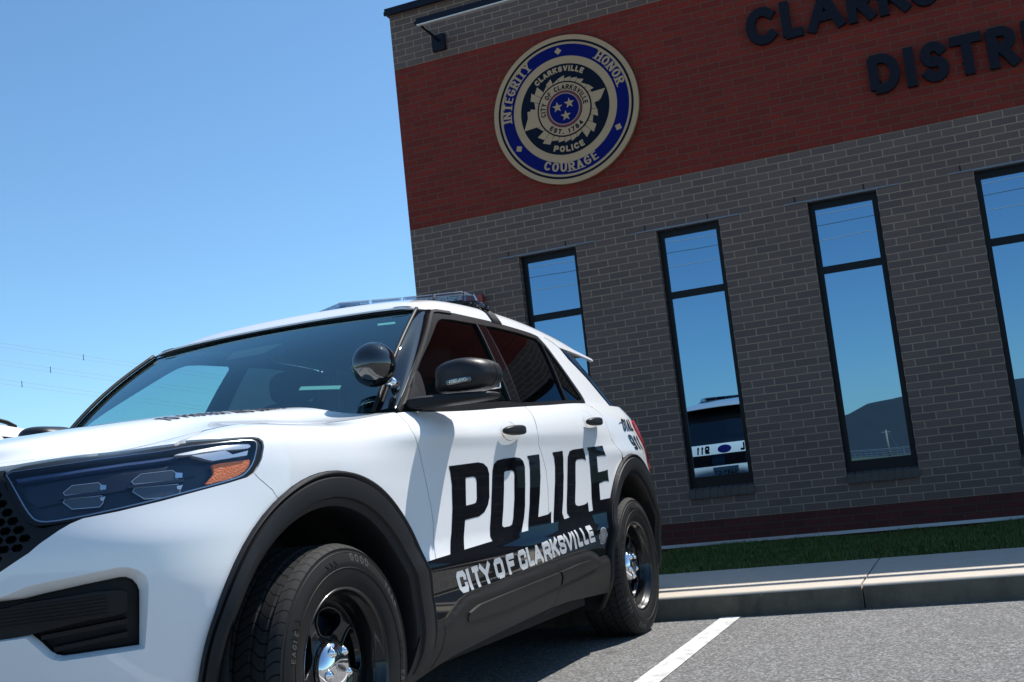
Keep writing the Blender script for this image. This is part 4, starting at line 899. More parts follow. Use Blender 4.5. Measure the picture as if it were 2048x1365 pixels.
# ---- side panels, both sides
def side(name,poly,m,par=CAR,**k):
    out=[]
    for sd in (0,1):
        out.append(patch(name,P,poly,m,par if not isinstance(par,(list,tuple)) else par[sd],make=not sd,mirror=bool(sd),**k))
    return out
topv=1.2
fend=[p for p in bs[::-1]]+[(1.2363,.9726),(1.2554,.9913),(1.2726,1.0135),(1.2893,1.0523),(1.2919,1.0731),(1.2833,1.0895),(1.2655,1.0964),(1.1572,1.1145),(1.066,1.152),(1.105,1.172),(1.19,topv)]+[(a,topv) for a in np.arange(1.25,2.1,.1)]+fs[:11]+[(2.19,.56)]+yz(arcpts(*FA,14,112,20))
fender=side('fender',fend,M['white'],step=.024,thick=.016,ins=g*.5)
# front door / rear door / quarter
sill_top=[(2.2267,.44),(4.12,.47)]
fdoor=fs+[(2.3,.40),(3.35,.40)]+ms[::-1][3:]
doorf=side('front_door',fdoor,M['white'],step=.024,thick=.016,ins=g)
rarc=yz(arcpts(*RA,172,109,14))
rdoor=ms[:14]+[(3.40,.40),(4.08,.40)]+rarc+rs[::-1][1:]
doorr=side('rear_door',rdoor,M['white'],step=.024,thick=.016,ins=g)
tailo=[(4.885,1.130),(4.91,1.105),(4.99,1.073),(5.08,1.045),(5.14,1.02),(5.185,.985),(5.21,.95),(5.26,.88),(5.40,.87),(5.44,.93),(5.46,1.02),(5.46,1.10),(5.40,1.135),(5.25,1.140),(5.05,1.145),(4.95,1.142)]
TG=5.62   # tailgate edge
quar=rs+yz(arcpts(*RA,106,-2,18))+[(5.0,.36),(TG,.36),(TG,topv)]+[(a,topv) for a in np.arange(5.5,4.2,-.1)]
quarter=side('quarter_panel',quar,M['white'],step=.03,thick=.016,holes=[tailo],ins=g*.6)
tl=side('tail_lamp',inset(tailo,.004),M['red'],step=.02,thick=.02,off=.010)
side('lamp_lower',[(5.11,1.040),(5.145,1.012),(5.19,.978),(5.215,.945),(5.262,.887),(5.37,.88),(5.42,.94),(5.42,1.0),(5.25,1.03)],M['darkred'],par=tl,step=.02,thick=.006,off=.0125)
# tailgate and rear bumper (across the back)
def PR(a,b): # a<0 right half
    a=np.asarray(a,float); q=P(SMAX-np.abs(a),b); return q*np.stack([np.where(a<0,-1,1),0*a+1,0*a+1],-1)
def rear(name,poly,m,par,**k): # poly in s (left half, from TG to SMAX)
    return patch(name,P,poly,m,par,sym=True,**k)
tg=rear('tailgate',[(TG+.004,.70),(SMAX,.70),(SMAX,topv),(TG+.004,topv)],M['white'],CAR,step=.04,thick=.016)
rear('licence_panel',[(TG+.06,.885),(SMAX,.885),(SMAX,1.022),(TG+.06,1.022)],M['gloss'],tg,step=.04,off=.004,thick=.004)
bumper_r=rear('rear_bumper',[(5.0,.18),(SMAX,.18),(SMAX,.692),(TG+.01,.692),(TG,.36),(5.0,.355)],M['plastic'],CAR,step=.04,thick=.02,off=.012)
rear('bumper_cover',[(TG+.06,.50),(SMAX,.50),(SMAX,.685),(TG+.06,.685)],M['white'],bumper_r,step=.04,thick=.004,off=.018)
yb=float(P(SMAX,.62)[1])
rear('glass_surround',[(TG+.02,1.125),(SMAX,1.125),(SMAX,1.198),(TG+.02,1.198)],M['gloss'],tg,step=.04,off=.004,thick=.004)
pl=MB().box((-.155,yb+.02,.712),(.155,yb+.030,.865)).build('license_plate',M['plate'],CAR,bevel=.003)
def back_text(txt,font,h,wd,th,gap,cx,zb,y,m,par,name):
    polys,Lx=text_polys(txt,font,h,wd,th,gap); Vv,Fv=cdt(polys)
    V=[(cx+Lx/2-a,y,zb+b) for a,b in Vv]; return mesh(name,V,[f for f in Fv],m,par)
back_text('6482-GT',RND,.066,.032,.009,.009,0,.755,yb+.0315,M['decal_navy'],pl,'plate_number')
def rear_text(txt,s0,zb,h,wd,th,gap):
    polys,Lx=text_polys(txt,SQ,h,wd,th,gap)
    def F(a,b): # a metres to the right from s0 (seen from behind)
        return PR(-(np.asarray(a,float)+s0),zb+b)
    return patch('tailgate_lettering',lambda a,b:PRx(np.asarray(a,float)+s0,zb+np.asarray(b,float)),polys,M['vinyl'],tg,off=.003,step=.03,thick=0)
def PRx(r,b): # r: metres right of centre seen from behind (car's right = -x)
    q=P(SMAX-np.abs(r),b); return q*np.stack([np.where(r>0,-1,1),0*r+1,0*r+1],-1)
rear_text('DIAL',-.43,1.038,.072,.060,.019,.014); rear_text('911',.19,1.038,.072,.060,.019,.018)
em=patch('oval_emblem',lambda a,b:PRx(np.asarray(a,float),1.07+np.asarray(b,float)),[[(.085*math.cos(t),.034*math.sin(t)) for t in np.linspace(0,6.283,40)[:-1]]],M['signblue'],tg,off=.008,step=.03,thick=.006)
# ---- black lower wrap with POLICE rising out of it
wt=D['wrap_top']
wrap=[(2.07,.626)]+wt[:11]+[(3.98,.704),(4.10,.716),(4.21,.73)]+yz(arcpts(*RA,146,170,8))+[(4.08,.45),(3.4,.44),(2.5,.43),(2.2,.40),(2.08,.40)]
wrap=[(2.07,.6225),(2.1567,.63),(2.3099,.6364),(2.4345,.6431),(2.7043,.6539),(2.9986,.6651),(3.0793,.6674),(3.3588,.6799),(3.5368,.687),(3.6198,.6909),(3.9005,.701),(4.0,.705),(4.2,.712)]+yz(arcpts(*RA,148,172,8))+[(4.08,.45),(3.4,.43),(2.5,.42),(2.2,.40),(2.08,.40)]
letters=[smoothpoly(D['pol_'+c],0) for c in 'POLICE']
def ext(p): # pull the letter feet a little into the black field
    return [(s,v-.02) if v<.712 and (v<.7) else (s,v) for s,v in p]
LP=[D['pol_P'],D['pol_O'],D['pol_L'],D['pol_I'],D['pol_C'],D['pol_E']]
LP[5]=[(s,v) for s,v in D['pol_E']]
Pl=list(D['pol_P']);Pl[0]=(2.3089,.622);Pl[-1]=(2.4312,.63)
Ol=list(D['pol_O']);Ol[0]=(2.707,.645);Ol[-1]=(2.99,.65)
Ll=list(D['pol_L']);Ll[0]=(3.074,.655);Ll[-1]=(3.355,.668)
Il=list(D['pol_I']);Il[0]=(3.383,.668);Il[-1]=(3.5368,.675)
Cl=list(D['pol_C']);Cl[0]=(3.62,.68);Cl[-1]=(3.891,.688)
El=list(D['pol_E']);El[0]=(3.949,.690);El=El[:-2]+[(4.2153,.7531),(4.18,.70)]
vin=patch('black_wrap',P,[wrap,Pl,Ol,Ll,Il,Cl,El],M['vinyl'],CAR,off=.0014,holes=[D['pol_Ph'],D['pol_Oh']],step=.018,thick=0)
wrap_r=patch('black_wrap',P,[wrap],M['vinyl'],CAR,off=.0014,step=.03,thick=0,make=False,mirror=True)
# CITY OF CLARKSVILLE
cb=np.array(D['city_base']);ct=np.array(D['city_top'])
zb_=lambda s:np.interp(s,cb[:,0],cb[:,1]); zt_=lambda s:np.interp(s,ct[:,0],ct[:,1])
# letter boxes: bottom-left and bottom-right stations along the base line
def slot(pl): return [r_/100 for r_ in pl]
cells_=[('C',2.385,2.462),('I',2.466,2.499),('T',2.520,2.575),('Y',2.585,2.680),('O',2.715,2.800),('F',2.835,2.915),('C',2.955,3.040),('L',3.048,3.108),('A',3.113,3.215),('R',3.228,3.318),('K',3.325,3.412),('S',3.420,3.505),('V',3.510,3.605),('I',3.612,3.645),('L',3.665,3.728),('L',3.748,3.812),('E',3.830,3.910)]
cpoly=[]
for ch,x0,x1 in cells_:
    wd=x1-x0
    h0=.086
    for p in glyph(ch,SQ,wd,h0,(.0205 if ch=='S' else .0235)):
        cpoly.append([(x0+px,py/h0) for px,py in p])
def CT(a,b):
    a=np.asarray(a,float);b=np.asarray(b,float); z0=zb_(a);z1=z0+.0845; v=z0+(z1-z0)*b; return P(a-.058*b,v)
patch('city_lettering',CT,cpoly,M['decal_white'],vin,off=.0026,step=.03,thick=0,holes=[])
# badge
bc=(4.012,.571)
bo=[(bc[0]+.052*math.cos(t)*(1+.10*math.cos(6*t)),bc[1]+.042*math.sin(t)) for t in np.linspace(0,6.283,48)[:-1]]
bd=patch('badge_decal',P,[bo],M['decal_silver'],vin,off=.0026,step=.02,thick=0)
for r0,r1 in ((.86,.78),(.56,.50),(.30,.24)):
    E=lambda r:[(bc[0]+.052*r*math.cos(t),bc[1]+.042*r*math.sin(t)) for t in np.linspace(0,6.283,40)[:-1]]
    patch('badge_ring',P,[E(r0)],M['vinyl'],bd,off=.0032,holes=[E(r1)],step=.02,thick=0)
patch('badge_ray',P,[[(bc[0]+.052*.80*math.cos(t-.03),bc[1]+.042*.80*math.sin(t-.03)),(bc[0]+.052*.58*math.cos(t-.05),bc[1]+.042*.58*math.sin(t-.05)),(bc[0]+.052*.58*math.cos(t+.05),bc[1]+.042*.58*math.sin(t+.05)),(bc[0]+.052*.80*math.cos(t+.03),bc[1]+.042*.80*math.sin(t+.03))] for t in np.linspace(0,6.283,15)[:-1]],M['vinyl'],bd,off=.0034,step=.02,thick=0)
# DIAL 911 on the quarter
for txt,tlc,trc,blc,brc in (('DIAL',D['dial'][0],D['dial'][1],D['dial'][2],D['dial'][3]),('911',(4.665,1.0723),(4.9156,1.0727),(4.775,1.002),(4.985,1.002))):
    polys,Lx=text_polys(txt,SQ,1.0,.62,.22,.16)
    q_=[np.array(t) for t in (tlc,trc,blc,brc)]
    def QT(a,b,q_=q_,Lx=Lx):
        u=(np.asarray(a,float)/Lx)[...,None];w_=np.asarray(b,float)[...,None]; r=(q_[2]*(1-u)+q_[3]*u)*(1-w_)+(q_[0]*(1-u)+q_[1]*u)*w_
        return P(r[...,0],r[...,1])
    patch('quarter_lettering',QT,polys,M['vinyl'],quarter[0],off=.0022,step=.25,thick=0)
patch('flourish',P,[seam([(4.56,1.117),(4.585,1.1215),(4.615,1.123),(4.65,1.1225)],.0018)],M['vinyl'],quarter[0],off=.0022,step=.03,thick=0)
# ---- rocker cladding and its moulding
ctop=[(2.06,.428)]+D['clad_top']
clad=[(2.03,.40)]+[(2.1,.415)]+D['clad_top']+yz([(RA[0]-.565,.44),(RA[0]-.56,.36),(RA[0]-.565,.30)])+D['clad_bot'][::-1]+[(2.2,.262),(2.05,.235),(1.98,.25),(2.0,.33)]
def roll(a,b): # rolled upper edge
    zt=np.interp(a,[p[0] for p in D['clad_top']],[p[1] for p in D['clad_top']]); return .010*smooth(0,.035,zt-b)+.012*smooth(.30,.40,b)*0
rocker=side('rocker_cladding',clad,M['rocker'],step=.02,thick=.03,off=.006,offf=roll)
mould=D['mould_top']+D['mould_bot']
mA=[p for p in mould]
for k,(poly) in enumerate(([(2.389,.3976),(2.401,.4137),(2.489,.4306),(2.708,.4396),(3.013,.45),(3.330,.4595),(3.350,.43),(3.335,.402),(2.80,.3837),(2.3964,.3841)],[(3.352,.4605),(3.6255,.4723),(3.7658,.4709),(3.8495,.4579),(3.8703,.4406),(3.845,.4265),(3.606,.4128),(3.366,.404),(3.372,.43)])):
    side('rocker_moulding',poly,M['rocker'],par=rocker,step=.012,thick=.014,off=.019,offf=lambda a,b:.010*smooth(.385,.44,b-.012*(a-2.4)))
side('cladding_seam',seam([(3.36,.50),(3.345,.464),(3.362,.43),(3.335,.38),(3.28,.317),(3.2,.300)],.0025),M['dark'],par=rocker,step=.05,thick=0,off=.0172)
side('cladding_seam',seam([(2.2167,.4165),(2.212,.36),(2.195,.31),(2.16,.26)],.0025),M['dark'],par=rocker,step=.05,thick=0,off=.0172)
# ---- wheel-arch trims
def arch(cy,cz,r,ic,ir,rear_):
    prof=[(0,.0015),(.02,.017),(.06,.019),(.13,.013),(.16,.010),(.20,.021),(.55,.029),(.74,.026),(.78,.016),(.97,.010),(1.0,.000),(1.0,-.05),(1.0,-.12)]
    th=np.r_[np.linspace(-16,0,6),np.linspace(4,176,60),np.linspace(180,202,8)]
    V=[];k=len(prof)
    for t in th:
        oy,oz=cy+r*math.cos(R(t)),cz+r*math.sin(R(t)); iy,iz=ic[0]+ir*math.cos(R(t)),ic[1]+ir*math.sin(R(t))
        for f,o in prof:
            y=oy+(iy-oy)*f;zz=oz+(iz-oz)*f
            p=P(sofy(y),max(zz,.17)); nn=nrm(P,np.array([sofy(y)]),np.array([max(zz,.17)]))[0]
            # keep the inner lip upright and near the tyre face
            xx=p[0]+nn[0]*o; 
            V.append((xx,y+nn[1]*max(o,0),zz))
    F=[(i*k+j,i*k+j+1,(i+1)*k+j+1,(i+1)*k+j) for i in range(len(th)-1) for j in range(k-1)]
    outs=[]
    for sg in (1,-1):
        o=mesh('wheel_arch_trim',[(sg*x,y,zz) for x,y,zz in V],F,M['plastic'],CAR,True)
        bm=bmesh.new();bm.from_mesh(o.data)
        # normals outward
        bmesh.ops.recalc_face_normals(bm,faces=bm.faces[:])
        s_=sum((f.normal.x*sg) for f in bm.faces)
        if s_<0: bmesh.ops.reverse_faces(bm,faces=bm.faces[:])
        for e in bm.edges:
            if len(e.link_faces)==2 and e.calc_face_angle(0)>R(28): e.smooth=False
        bm.to_mesh(o.data);bm.free(); outs.append(o)
    # liner
    for sg in (1,-1):
        mb=MB();n_=40
        for i in range(n_):
            a0=R(-25+230*i/n_);a1=R(-25+230*(i+1)/n_);rr=ir+.012
            c0=(ic[0]+rr*math.cos(a0),ic[1]+rr*math.sin(a0));c1=(ic[0]+rr*math.cos(a1),ic[1]+rr*math.sin(a1))
            mb.add([(sg*.90,*c0),(sg*.90,*c1),(sg*.55,*c1),(sg*.55,*c0)],[(0,1,2,3)])
        mb.add([(sg*.55,ic[0]-.6,-.02+.18),(sg*.55,ic[0]+.6,.16),(sg*.55,ic[0]+.6,1.0),(sg*.55,ic[0]-.6,1.0)],[(0,1,2,3)])
        mb.build('wheel_liner',M['dark'],CAR)
    return outs
arch(*FA,(-.012,.392),.462,0); arch(*RA,(3.045,.392),.470,1)
# ---- greenhouse
do=D['dlo_outer']
bw=lambda y:float(belt(y))
dlo=[(.585,bw(.585)-.004),(1.3,1.637),(1.345,1.655),(1.3883,1.6640),(1.6,1.6755),(1.9858,1.6785),(2.1318,1.6757),(2.35,1.668),(2.50,1.661),(2.575,1.652),(2.605,1.60),(2.625,1.53),(2.665,1.40),(2.700,1.315),(2.703,1.285),(2.688,1.263)]+[(y,bw(y)-.004) for y in np.arange(2.6,.6,-.2)]
fw=[(.8,1.30),(.9569,1.3984),(1.2943,1.5837),(1.345,1.608),(1.4,1.624),(1.4998,1.632),(1.78,1.6395),(1.765,1.59),(1.725,1.50),(1.69,1.40),(1.638,1.2415),(.75,1.194)]
rw=[(1.885,1.6395),(1.99,1.6455),(2.30,1.642),(2.53,1.628),(2.545,1.60),(2.475,1.45),(2.42,1.34),(2.385,1.258),(1.760,1.238),(1.83,1.42)]
qw=[(2.563,1.60),(2.585,1.58),(2.625,1.46),(2.655,1.34),(2.668,1.295),(2.645,1.270),(2.41,1.262),(2.44,1.33),(2.495,1.45)]
def gs(name,poly,m,par=CAR,**k):
    return [patch(name,G,poly,m,par if not isinstance(par,(list,tuple)) else par[sd],make=not sd,mirror=bool(sd),**k) for sd in (0,1)]
wfr=gs('window_frame',dlo,M['trim'],step=.03,thick=.02,off=.002,holes=[fw,rw,qw])
gs('front_door_window',fw,M['sideglass'],par=doorf,step=.04,thick=0,off=-.006)
gs('rear_door_window',rw,M['darkglass'],par=doorr,step=.04,thick=0,off=-.006)
gs('quarter_window',qw,M['darkglass'],par=quarter,step=.04,thick=0,off=-.004)
# bright edges of the frames
gs('frame_moulding',seam([(.585,1.176),(.80,1.318),(.95,1.411),(1.29,1.6245),(1.345,1.652),(1.40,1.6615),(1.55,1.6685)],.006),M['plastic'],par=wfr,step=.04,thick=.01,off=.009)
gs('pillar_moulding',seam([(1.778,1.636),(1.725,1.50),(1.69,1.40),(1.640,1.243)],.005),M['plastic'],par=wfr,step=.04,thick=.01,off=.007)
gs('belt_moulding',seam([(.66,bw(.66)+.003)]+[(y,bw(y)+.002) for y in np.arange(.8,2.66,.2)]+[(2.66,bw(2.66)+.004)],.010),M['trim'],par=wfr,step=.04,thick=.014,off=.008)
gs('window_divider',seam([(2.555,1.61),(2.475,1.442),(2.425,1.345),(2.395,1.260)],.006),M['trim'],par=wfr,step=.03,thick=.008,off=.004)
gs('pillar_strip',[(1.79,1.640),(1.878,1.640),(1.80,1.40),(1.753,1.240),(1.648,1.240),(1.70,1.40)],M['gloss'],par=wfr,step=.03,thick=0,off=.0035)
# white rear pillar, wrapped rear side glass
dwf=[(2.8228,1.6045),(2.8591,1.531),(2.9794,1.4318),(3.0812,1.3253),(3.150,1.266)]
pil=[(2.582,1.650),(2.613,1.60),(2.633,1.53),(2.673,1.40),(2.708,1.315),(2.711,1.285),(2.697,1.258),(2.72,1.250),(3.14,1.250)]+dwf[::-1]+[(2.7624,1.6352),(2.6852,1.655),(2.63,1.659)]
gs('rear_pillar',pil,M['white'],par=quarter,step=.025,thick=.02,off=.003)
# glass that runs from the side round to the rear window: params (t along, z)
def RG(t,zz):
    t=np.asarray(t,float);zz=np.asarray(zz,float)
    y0=np.interp(zz,[1.24,1.266,1.3253,1.4318,1.531,1.6045],[3.175,3.150,3.0812,2.9794,2.8591,2.8228]); x0=G(y0,zz)[...,0]
    q=(zz-1.25)/.33; yc=3.80-.30*q-.03*q*q; xc=.63-.02*q; ye=3.50-.20*q-.05*q*q
    # cubic path: side start -> corner -> centre
    a=np.clip(t,0,1)
    p0=np.stack([x0,y0,zz+0*t],-1);p1=np.stack([x0*.995-.01,ye+.0*t,zz+0*t],-1);p2=np.stack([xc+0*t,yc-.03+0*t,zz+0*t],-1);p3=np.stack([0*t+0*zz,yc+.03+0*t,zz+0*t],-1)
    A=a[...,None]
    return (1-A)**3*p0+3*(1-A)**2*A*p1+3*(1-A)*A*A*p2+A**3*p3
zs=np.linspace(1.24,1.62,16);tsd=np.linspace(0,1,34)
for sd in (0,1): grid('rear_glass',lambda a,b:RG(a,b),tsd,zs,M['gloss'],CAR,make=not sd,mirror=bool(sd),off=.001)
# A pillars: from windscreen edge to door frame
def AP(t,u):
    t=np.asarray(t,float);u=np.asarray(u,float)
    A=WS(np.ones_like(t),t); yy=np.interp(t,[0,.85,1],[.585,1.29,1.392]);zz=np.interp(t,[0,.85,1],[1.176,1.632,1.664]); Bq=G(yy,zz); Bq[...,0]+=.002
    U=u[...,None]; b=.020*np.sin(np.pi*np.clip(u,0,1)**1.7)*(1-.55*t)
    nn=np.array([.75,-.5,.43])
    return A*(1-U)+Bq*U+nn*b[...,None]
for sd in (0,1): grid('windshield_pillar',AP,np.linspace(0,1,30),np.linspace(0,1,10),M['gloss'],CAR,make=not sd,mirror=bool(sd))
ws=grid('windshield',WS,np.linspace(-1,1,41),np.linspace(-.05,1,26),M['windshield'],CAR,off=-.004)
for sd in (0,1):
    t=[tuple(WS(1.,q)+np.array((.004,-.006,.006))) for q in np.linspace(-.02,1,24)]
    if sd: t=[(-x,y,zz) for x,y,zz in t]
    MB().tube(t,.0085,8).build('screen_moulding',M['plastic'],ws,smooth=True)
t=[tuple(WS(a,1.)+np.array((0,-.002,.002))) for a in np.linspace(-1,1,40)]
MB().tube(t,.0035,6).build('screen_moulding',M['trim'],ws,smooth=True)
# tint band, camera pod, stickers behind the glass
patch('frit_band',WS,[[(-.99,.965),(.99,.965),(.99,.992),(-.99,.992)]],M['dark'],ws,off=-.010,step=.05,thick=0)
patch('camera_pod',WS,[[(-.15,.74),(.12,.74),(.18,.86),(-.18,.86)]],M['interior'],ws,off=-.03,step=.05,thick=.05)
patch('inspection_sticker',WS,[[(.80,.855),(.905,.855),(.895,.885),(.79,.885)]],M['sticker'],ws,off=-.008,step=.05,thick=0)
patch('number_sticker',WS,[[(.60,.225),(.80,.205),(.80,.235),(.60,.255)]],M['sticker'],ws,off=-.008,step=.05,thick=0)
# ---- roof
ya=np.r_[np.linspace(1.19,1.40,22),np.linspace(1.42,3.43,60)];ra=np.r_[-1,-.995,-.99,-.985,-.978,-.97,-.962,-.955,-.94,-.925,np.linspace(-.91,.91,161),.925,.94,.955,.962,.97,.978,.985,.99,.995,1]
roof=grid('roof',RF,ra,ya,M['white'],CAR,thick=.007)
grid('headliner',RF,np.linspace(-.96,.96,20),np.linspace(1.25,3.3,20),M['interior'],roof,off=-.035)
for sd in (1,-1):
    a_=np.linspace(.845,.955,8);
    cap=grid('ditch_cap',lambda a,b:RF(sd*a,b) if sd>0 else RF(-a,b),a_,np.linspace(1.189,1.24,6),M['trim'],roof,off=.003 if sd>0 else -.003)
sp_lo=D['spoiler'][1:]
sp_up=[(y,float(_dz(y))+.004) for y in np.linspace(3.405,2.70,12)]
gs('spoiler_side',[(a,b-.004) for a,b in sp_lo]+sp_up,M['white'],par=quarter,step=.03,thick=.012,off=.006)
# ---- door handles
def handle(sc_,vz,par,sd):
    pc=P(sc_,vz);ang=math.atan2(float(P(sc_+.1,vz)[0]-P(sc_-.1,vz)[0]),.2)
    def df(x,y,zz):
        return (x*(1-.28*y*y*0)+ .35*(1-y*y)*.9-.6*abs(y)**5, y, zz*(1-.28*abs(y)**3)+.10*y)
    o=rbox('door_handle',(0,0,0),(.017,.108,.0215),M['mirror'],par,n=3.4,deform=df)
    o.location=(sd*(pc[0]+.030),pc[1],pc[2]); o.scale=(sd,1,1); o.rotation_euler=(0,0,-ang*sd)
    if sd<0:
        pass
    c=patch('handle_pocket',P,[[(sc_+.085*math.cos(t),vz+.004+.040*math.sin(t)) for t in np.linspace(0,6.283,36)[:-1]]],M['white'],par,off=.0008,step=.012,thick=0,make=sd>0,mirror=sd<0,
      offf=lambda a,b:-.016*np.clip(1-((a-sc_)/.085)**2-((b-vz-.004)/.040)**2,0,1)**.8)
for k,sd in enumerate((1,-1)):
    handle(2.965,1.094,doorf[k],sd); handle(4.045,1.118,doorr[k],sd)
# ---- mirrors
for k,sd in enumerate((1,-1)):
    root=None
    def dfm(x,y,zz):
        # x outward, y rearward, z up: top falls away outward, face bows forward
        z2=zz*(1-.10*(x+1)*.5) + .22*(1-(x-.25)**2)*(zz>0)*zz -.06*(zz>0)
        x2=x+ (.10*zz if zz<0 else -.02*zz) - .10*(x>0)*zz*zz
        y2=y-.16*(1-x*x)*(y<0)+.30*(x>.3)*(x-.3)*(y<0)
        return (x2,y2,z2)
    sh=rbox('side_mirror',(1.068,.860,1.288),(.113,.105,.062),M['mirror'],CAR,n=4.2,deform=dfm)
    lo=rbox('mirror_arm',(1.035,.765,1.203),(.135,.075,.022),M['plastic'],sh,n=4,deform=lambda x,y,zz:(x,y*(.85+.2*x)+1.35*x,zz*(.95-.22*x)+.42*(x+1)*.5-.20))
    gl=MB().box((.985,.955,1.240),(1.15,.968,1.335)).build('mirror_glass',M['chrome'],sh,bevel=.003)
    bz=rbox('warning_light',(1.078,.742,1.266),(.050,.011,.0135),M['gloss'],sh,n=5,deform=lambda x,y,zz:(x,y+.55*x,zz+.10*x))
    ll=rbox('light_lens',(1.080,.731,1.2665),(.037,.005,.0085),M['led'],bz,n=4,deform=lambda x,y,zz:(x,y+.9*x,zz+.11*x))
    if sd<0:
        for o in (sh,lo,gl,bz,ll):
            o.data.transform(Matrix.Scale(-1,4,(1,0,0))); o.data.flip_normals()
    sl_=patch('mirror_sail',G,smoothpoly([(.62,1.180),(.735,1.262),(.845,1.343),(.862,1.325),(.845,1.285),(.815,1.235),(.775,1.188)],1),M['mirror'],sh,off=.012,step=.03,thick=.02,make=sd>0,mirror=sd<0,offf=lambda a,b:.012*np.clip(1-np.abs(a-.76)/.1,0,1))
# ---- spotlight
SP=Vector((.802,.606,1.357)); 
sp=lathe('spotlight',[(.0001,-.083)]+[(.083*math.sin(R(t)),-.083*math.cos(R(t))) for t in range(6,112,6)]+[(.0775,.036),(.074,.050),(.070,.054),(.0001,.058)],M['gloss'],CAR,64)
dirv=Vector((-.30,.60,.20)).normalized(); sp.matrix_local=Matrix.Translation(SP)@Vector((1,0,0)).rotation_difference(dirv).to_matrix().to_4x4()
rg=lathe('spotlight_rim',[(.0785,.026),(.0805,.028),(.0805,.036),(.078,.040)],M['chrome'],sp,64)
ft=lathe('spotlight_lens',[(.073,.0545),(.0001,.066)],M['clear'],sp,40)
bk=MB().tube([(.83,.655,1.300),(.836,.672,1.288),(.838,.690,1.278)],[.016,.021,.023],14).tube([(.838,.690,1.278),(.834,.700,1.262),(.826,.705,1.244),(.815,.705,1.232)],[.018,.017,.016,.012],12).tube([(.815,.705,1.232),(.80,.70,1.222)],[.013,.010],10).build('spotlight_bracket',M['chrome'],CAR,smooth=True)
# ---- light bar
LBZ=1.850
front=[(0,1.72),(.27,1.88),(.55,2.0)]
bar_=MB()
def prow(sx):
    pts=[(x*sx,y) for x,y in front]; return pts
basep=[(-.60,2.05),(-.55,2.0),(-.27,1.88),(0,1.72),(.27,1.88),(.55,2.0),(.60,2.05),(.55,2.14),(.27,2.075),(0,1.935),(-.27,2.075),(-.55,2.14)]
lb=MB().prism(basep[::-1],'z',LBZ-.062,LBZ-.048).build('light_bar',M['trim'],CAR,bevel=.003)
mods=[((0,1.72),(.135,1.80)),((.135,1.80),(.27,1.88)),((.27,1.88),(.41,1.941)),((.41,1.941),(.55,2.0))]
for (a,b) in mods:
    for sd in (1,-1):
        A=np.array((a[0]*sd,a[1]));Bq=np.array((b[0]*sd,b[1]));d=(Bq-A)/np.hypot(*(Bq-A));nn=np.array((-d[1],d[0]))*sd
        A2=A+d*.003;B2=Bq-d*.003
        q=[A2,B2,B2+nn*.13,A2+nn*.13]
        cover=MB();zz0,zz1=LBZ-.046,LBZ
        qi=[A2+nn*.010,B2+nn*.010,B2+nn*.12,A2+nn*.12]
        V=[(*p,zz0) for p in q]+[(*p,zz1) for p in qi]
        cover.add(V,[(4,5,6,7),(0,1,5,4),(1,2,6,5),(2,3,7,6),(3,0,4,7)])
        cv=cover.build('light_module',M['clear'],lb)
        ii=[A2+d*.006+nn*.022,B2-d*.006+nn*.022,B2-d*.006+nn*.05,A2+d*.006+nn*.05]
        MB().prism([tuple(p) for p in ii],'z',zz0+.006,zz1-.012).build('led_array',M['led'],cv)
        jj=[A2+d*.006+nn*.055,B2-d*.006+nn*.055,B2-d*.006+nn*.115,A2+d*.006+nn*.115]
        MB().prism([tuple(p) for p in jj],'z',zz0+.004,zz1-.008).build('module_base',M['housing'],cv)
        MB().tube([(*(A2+nn*.0095),zz1+.001),(*(B2+nn*.0095),zz1+.001)],.0022,5).build('module_edge',M['steel'],cv)
for sd in (1,-1):
    # end lens and foot with hook strap
    V=[(sd*x,y,zz) for x,y,zz in ((.552,2.002,LBZ-.046),(.60,2.05,LBZ-.046),(.56,2.135,LBZ-.046),(.51,2.115,LBZ-.046),(.552,2.01,LBZ),(.585,2.05,LBZ-.010),(.55,2.12,LBZ-.006),(.51,2.105,LBZ))]
    MB().add(V,[(4,5,6,7),(0,1,5,4),(1,2,6,5),(2,3,7,6),(3,0,4,7)]).build('end_lens',M['clear'],lb)
    ft_=MB().prism([(sd*x,zz) for x,zz in ((.46,LBZ-.06),(.60,LBZ-.06),(.632,1.742),(.50,1.752))],'y',2.02,2.10)
    for bx_,bz_ in ((.575,1.782),(.598,1.772)): ft_.tube([(sd*bx_,2.03,bz_),(sd*bx_,2.009,bz_)],.009,10)
    ft_.build('mounting_foot',M['plastic'],lb,bevel=.003)
    aa=np.linspace(.80,1.003,12)
    V=[];
    for a in aa:
        for y in (2.035,2.115+.02*(a-.8)*5):
            p=RF(sd*a,y)+np.array((sd*.006,0,.006)); V.append(tuple(p))
    p=V[-2];V+= [(p[0]-sd*.001,p[1],p[2]-.012),(V[-1][0]-sd*.001,V[-1][1],V[-1][2]-.012)]
    MB().add(V,[(2*i,2*i+1,2*i+3,2*i+2) for i in range(len(V)//2-1)]).build('hook_strap',M['plastic'],lb,smooth=True,fix=False)
    MB().tube([(sd*.60,2.02,1.775),(sd*.615,2.05,1.772),(sd*.638,2.08,1.757)],[.016,.02,.012],8).tube([(sd*.628,2.055,1.77),(sd*.628,2.045,1.755)],.012,10).tube([(sd*.645,2.07,1.760),(sd*.645,2.06,1.745)],.011,10).build('strap_bolts',M['gloss'],lb,smooth=True)
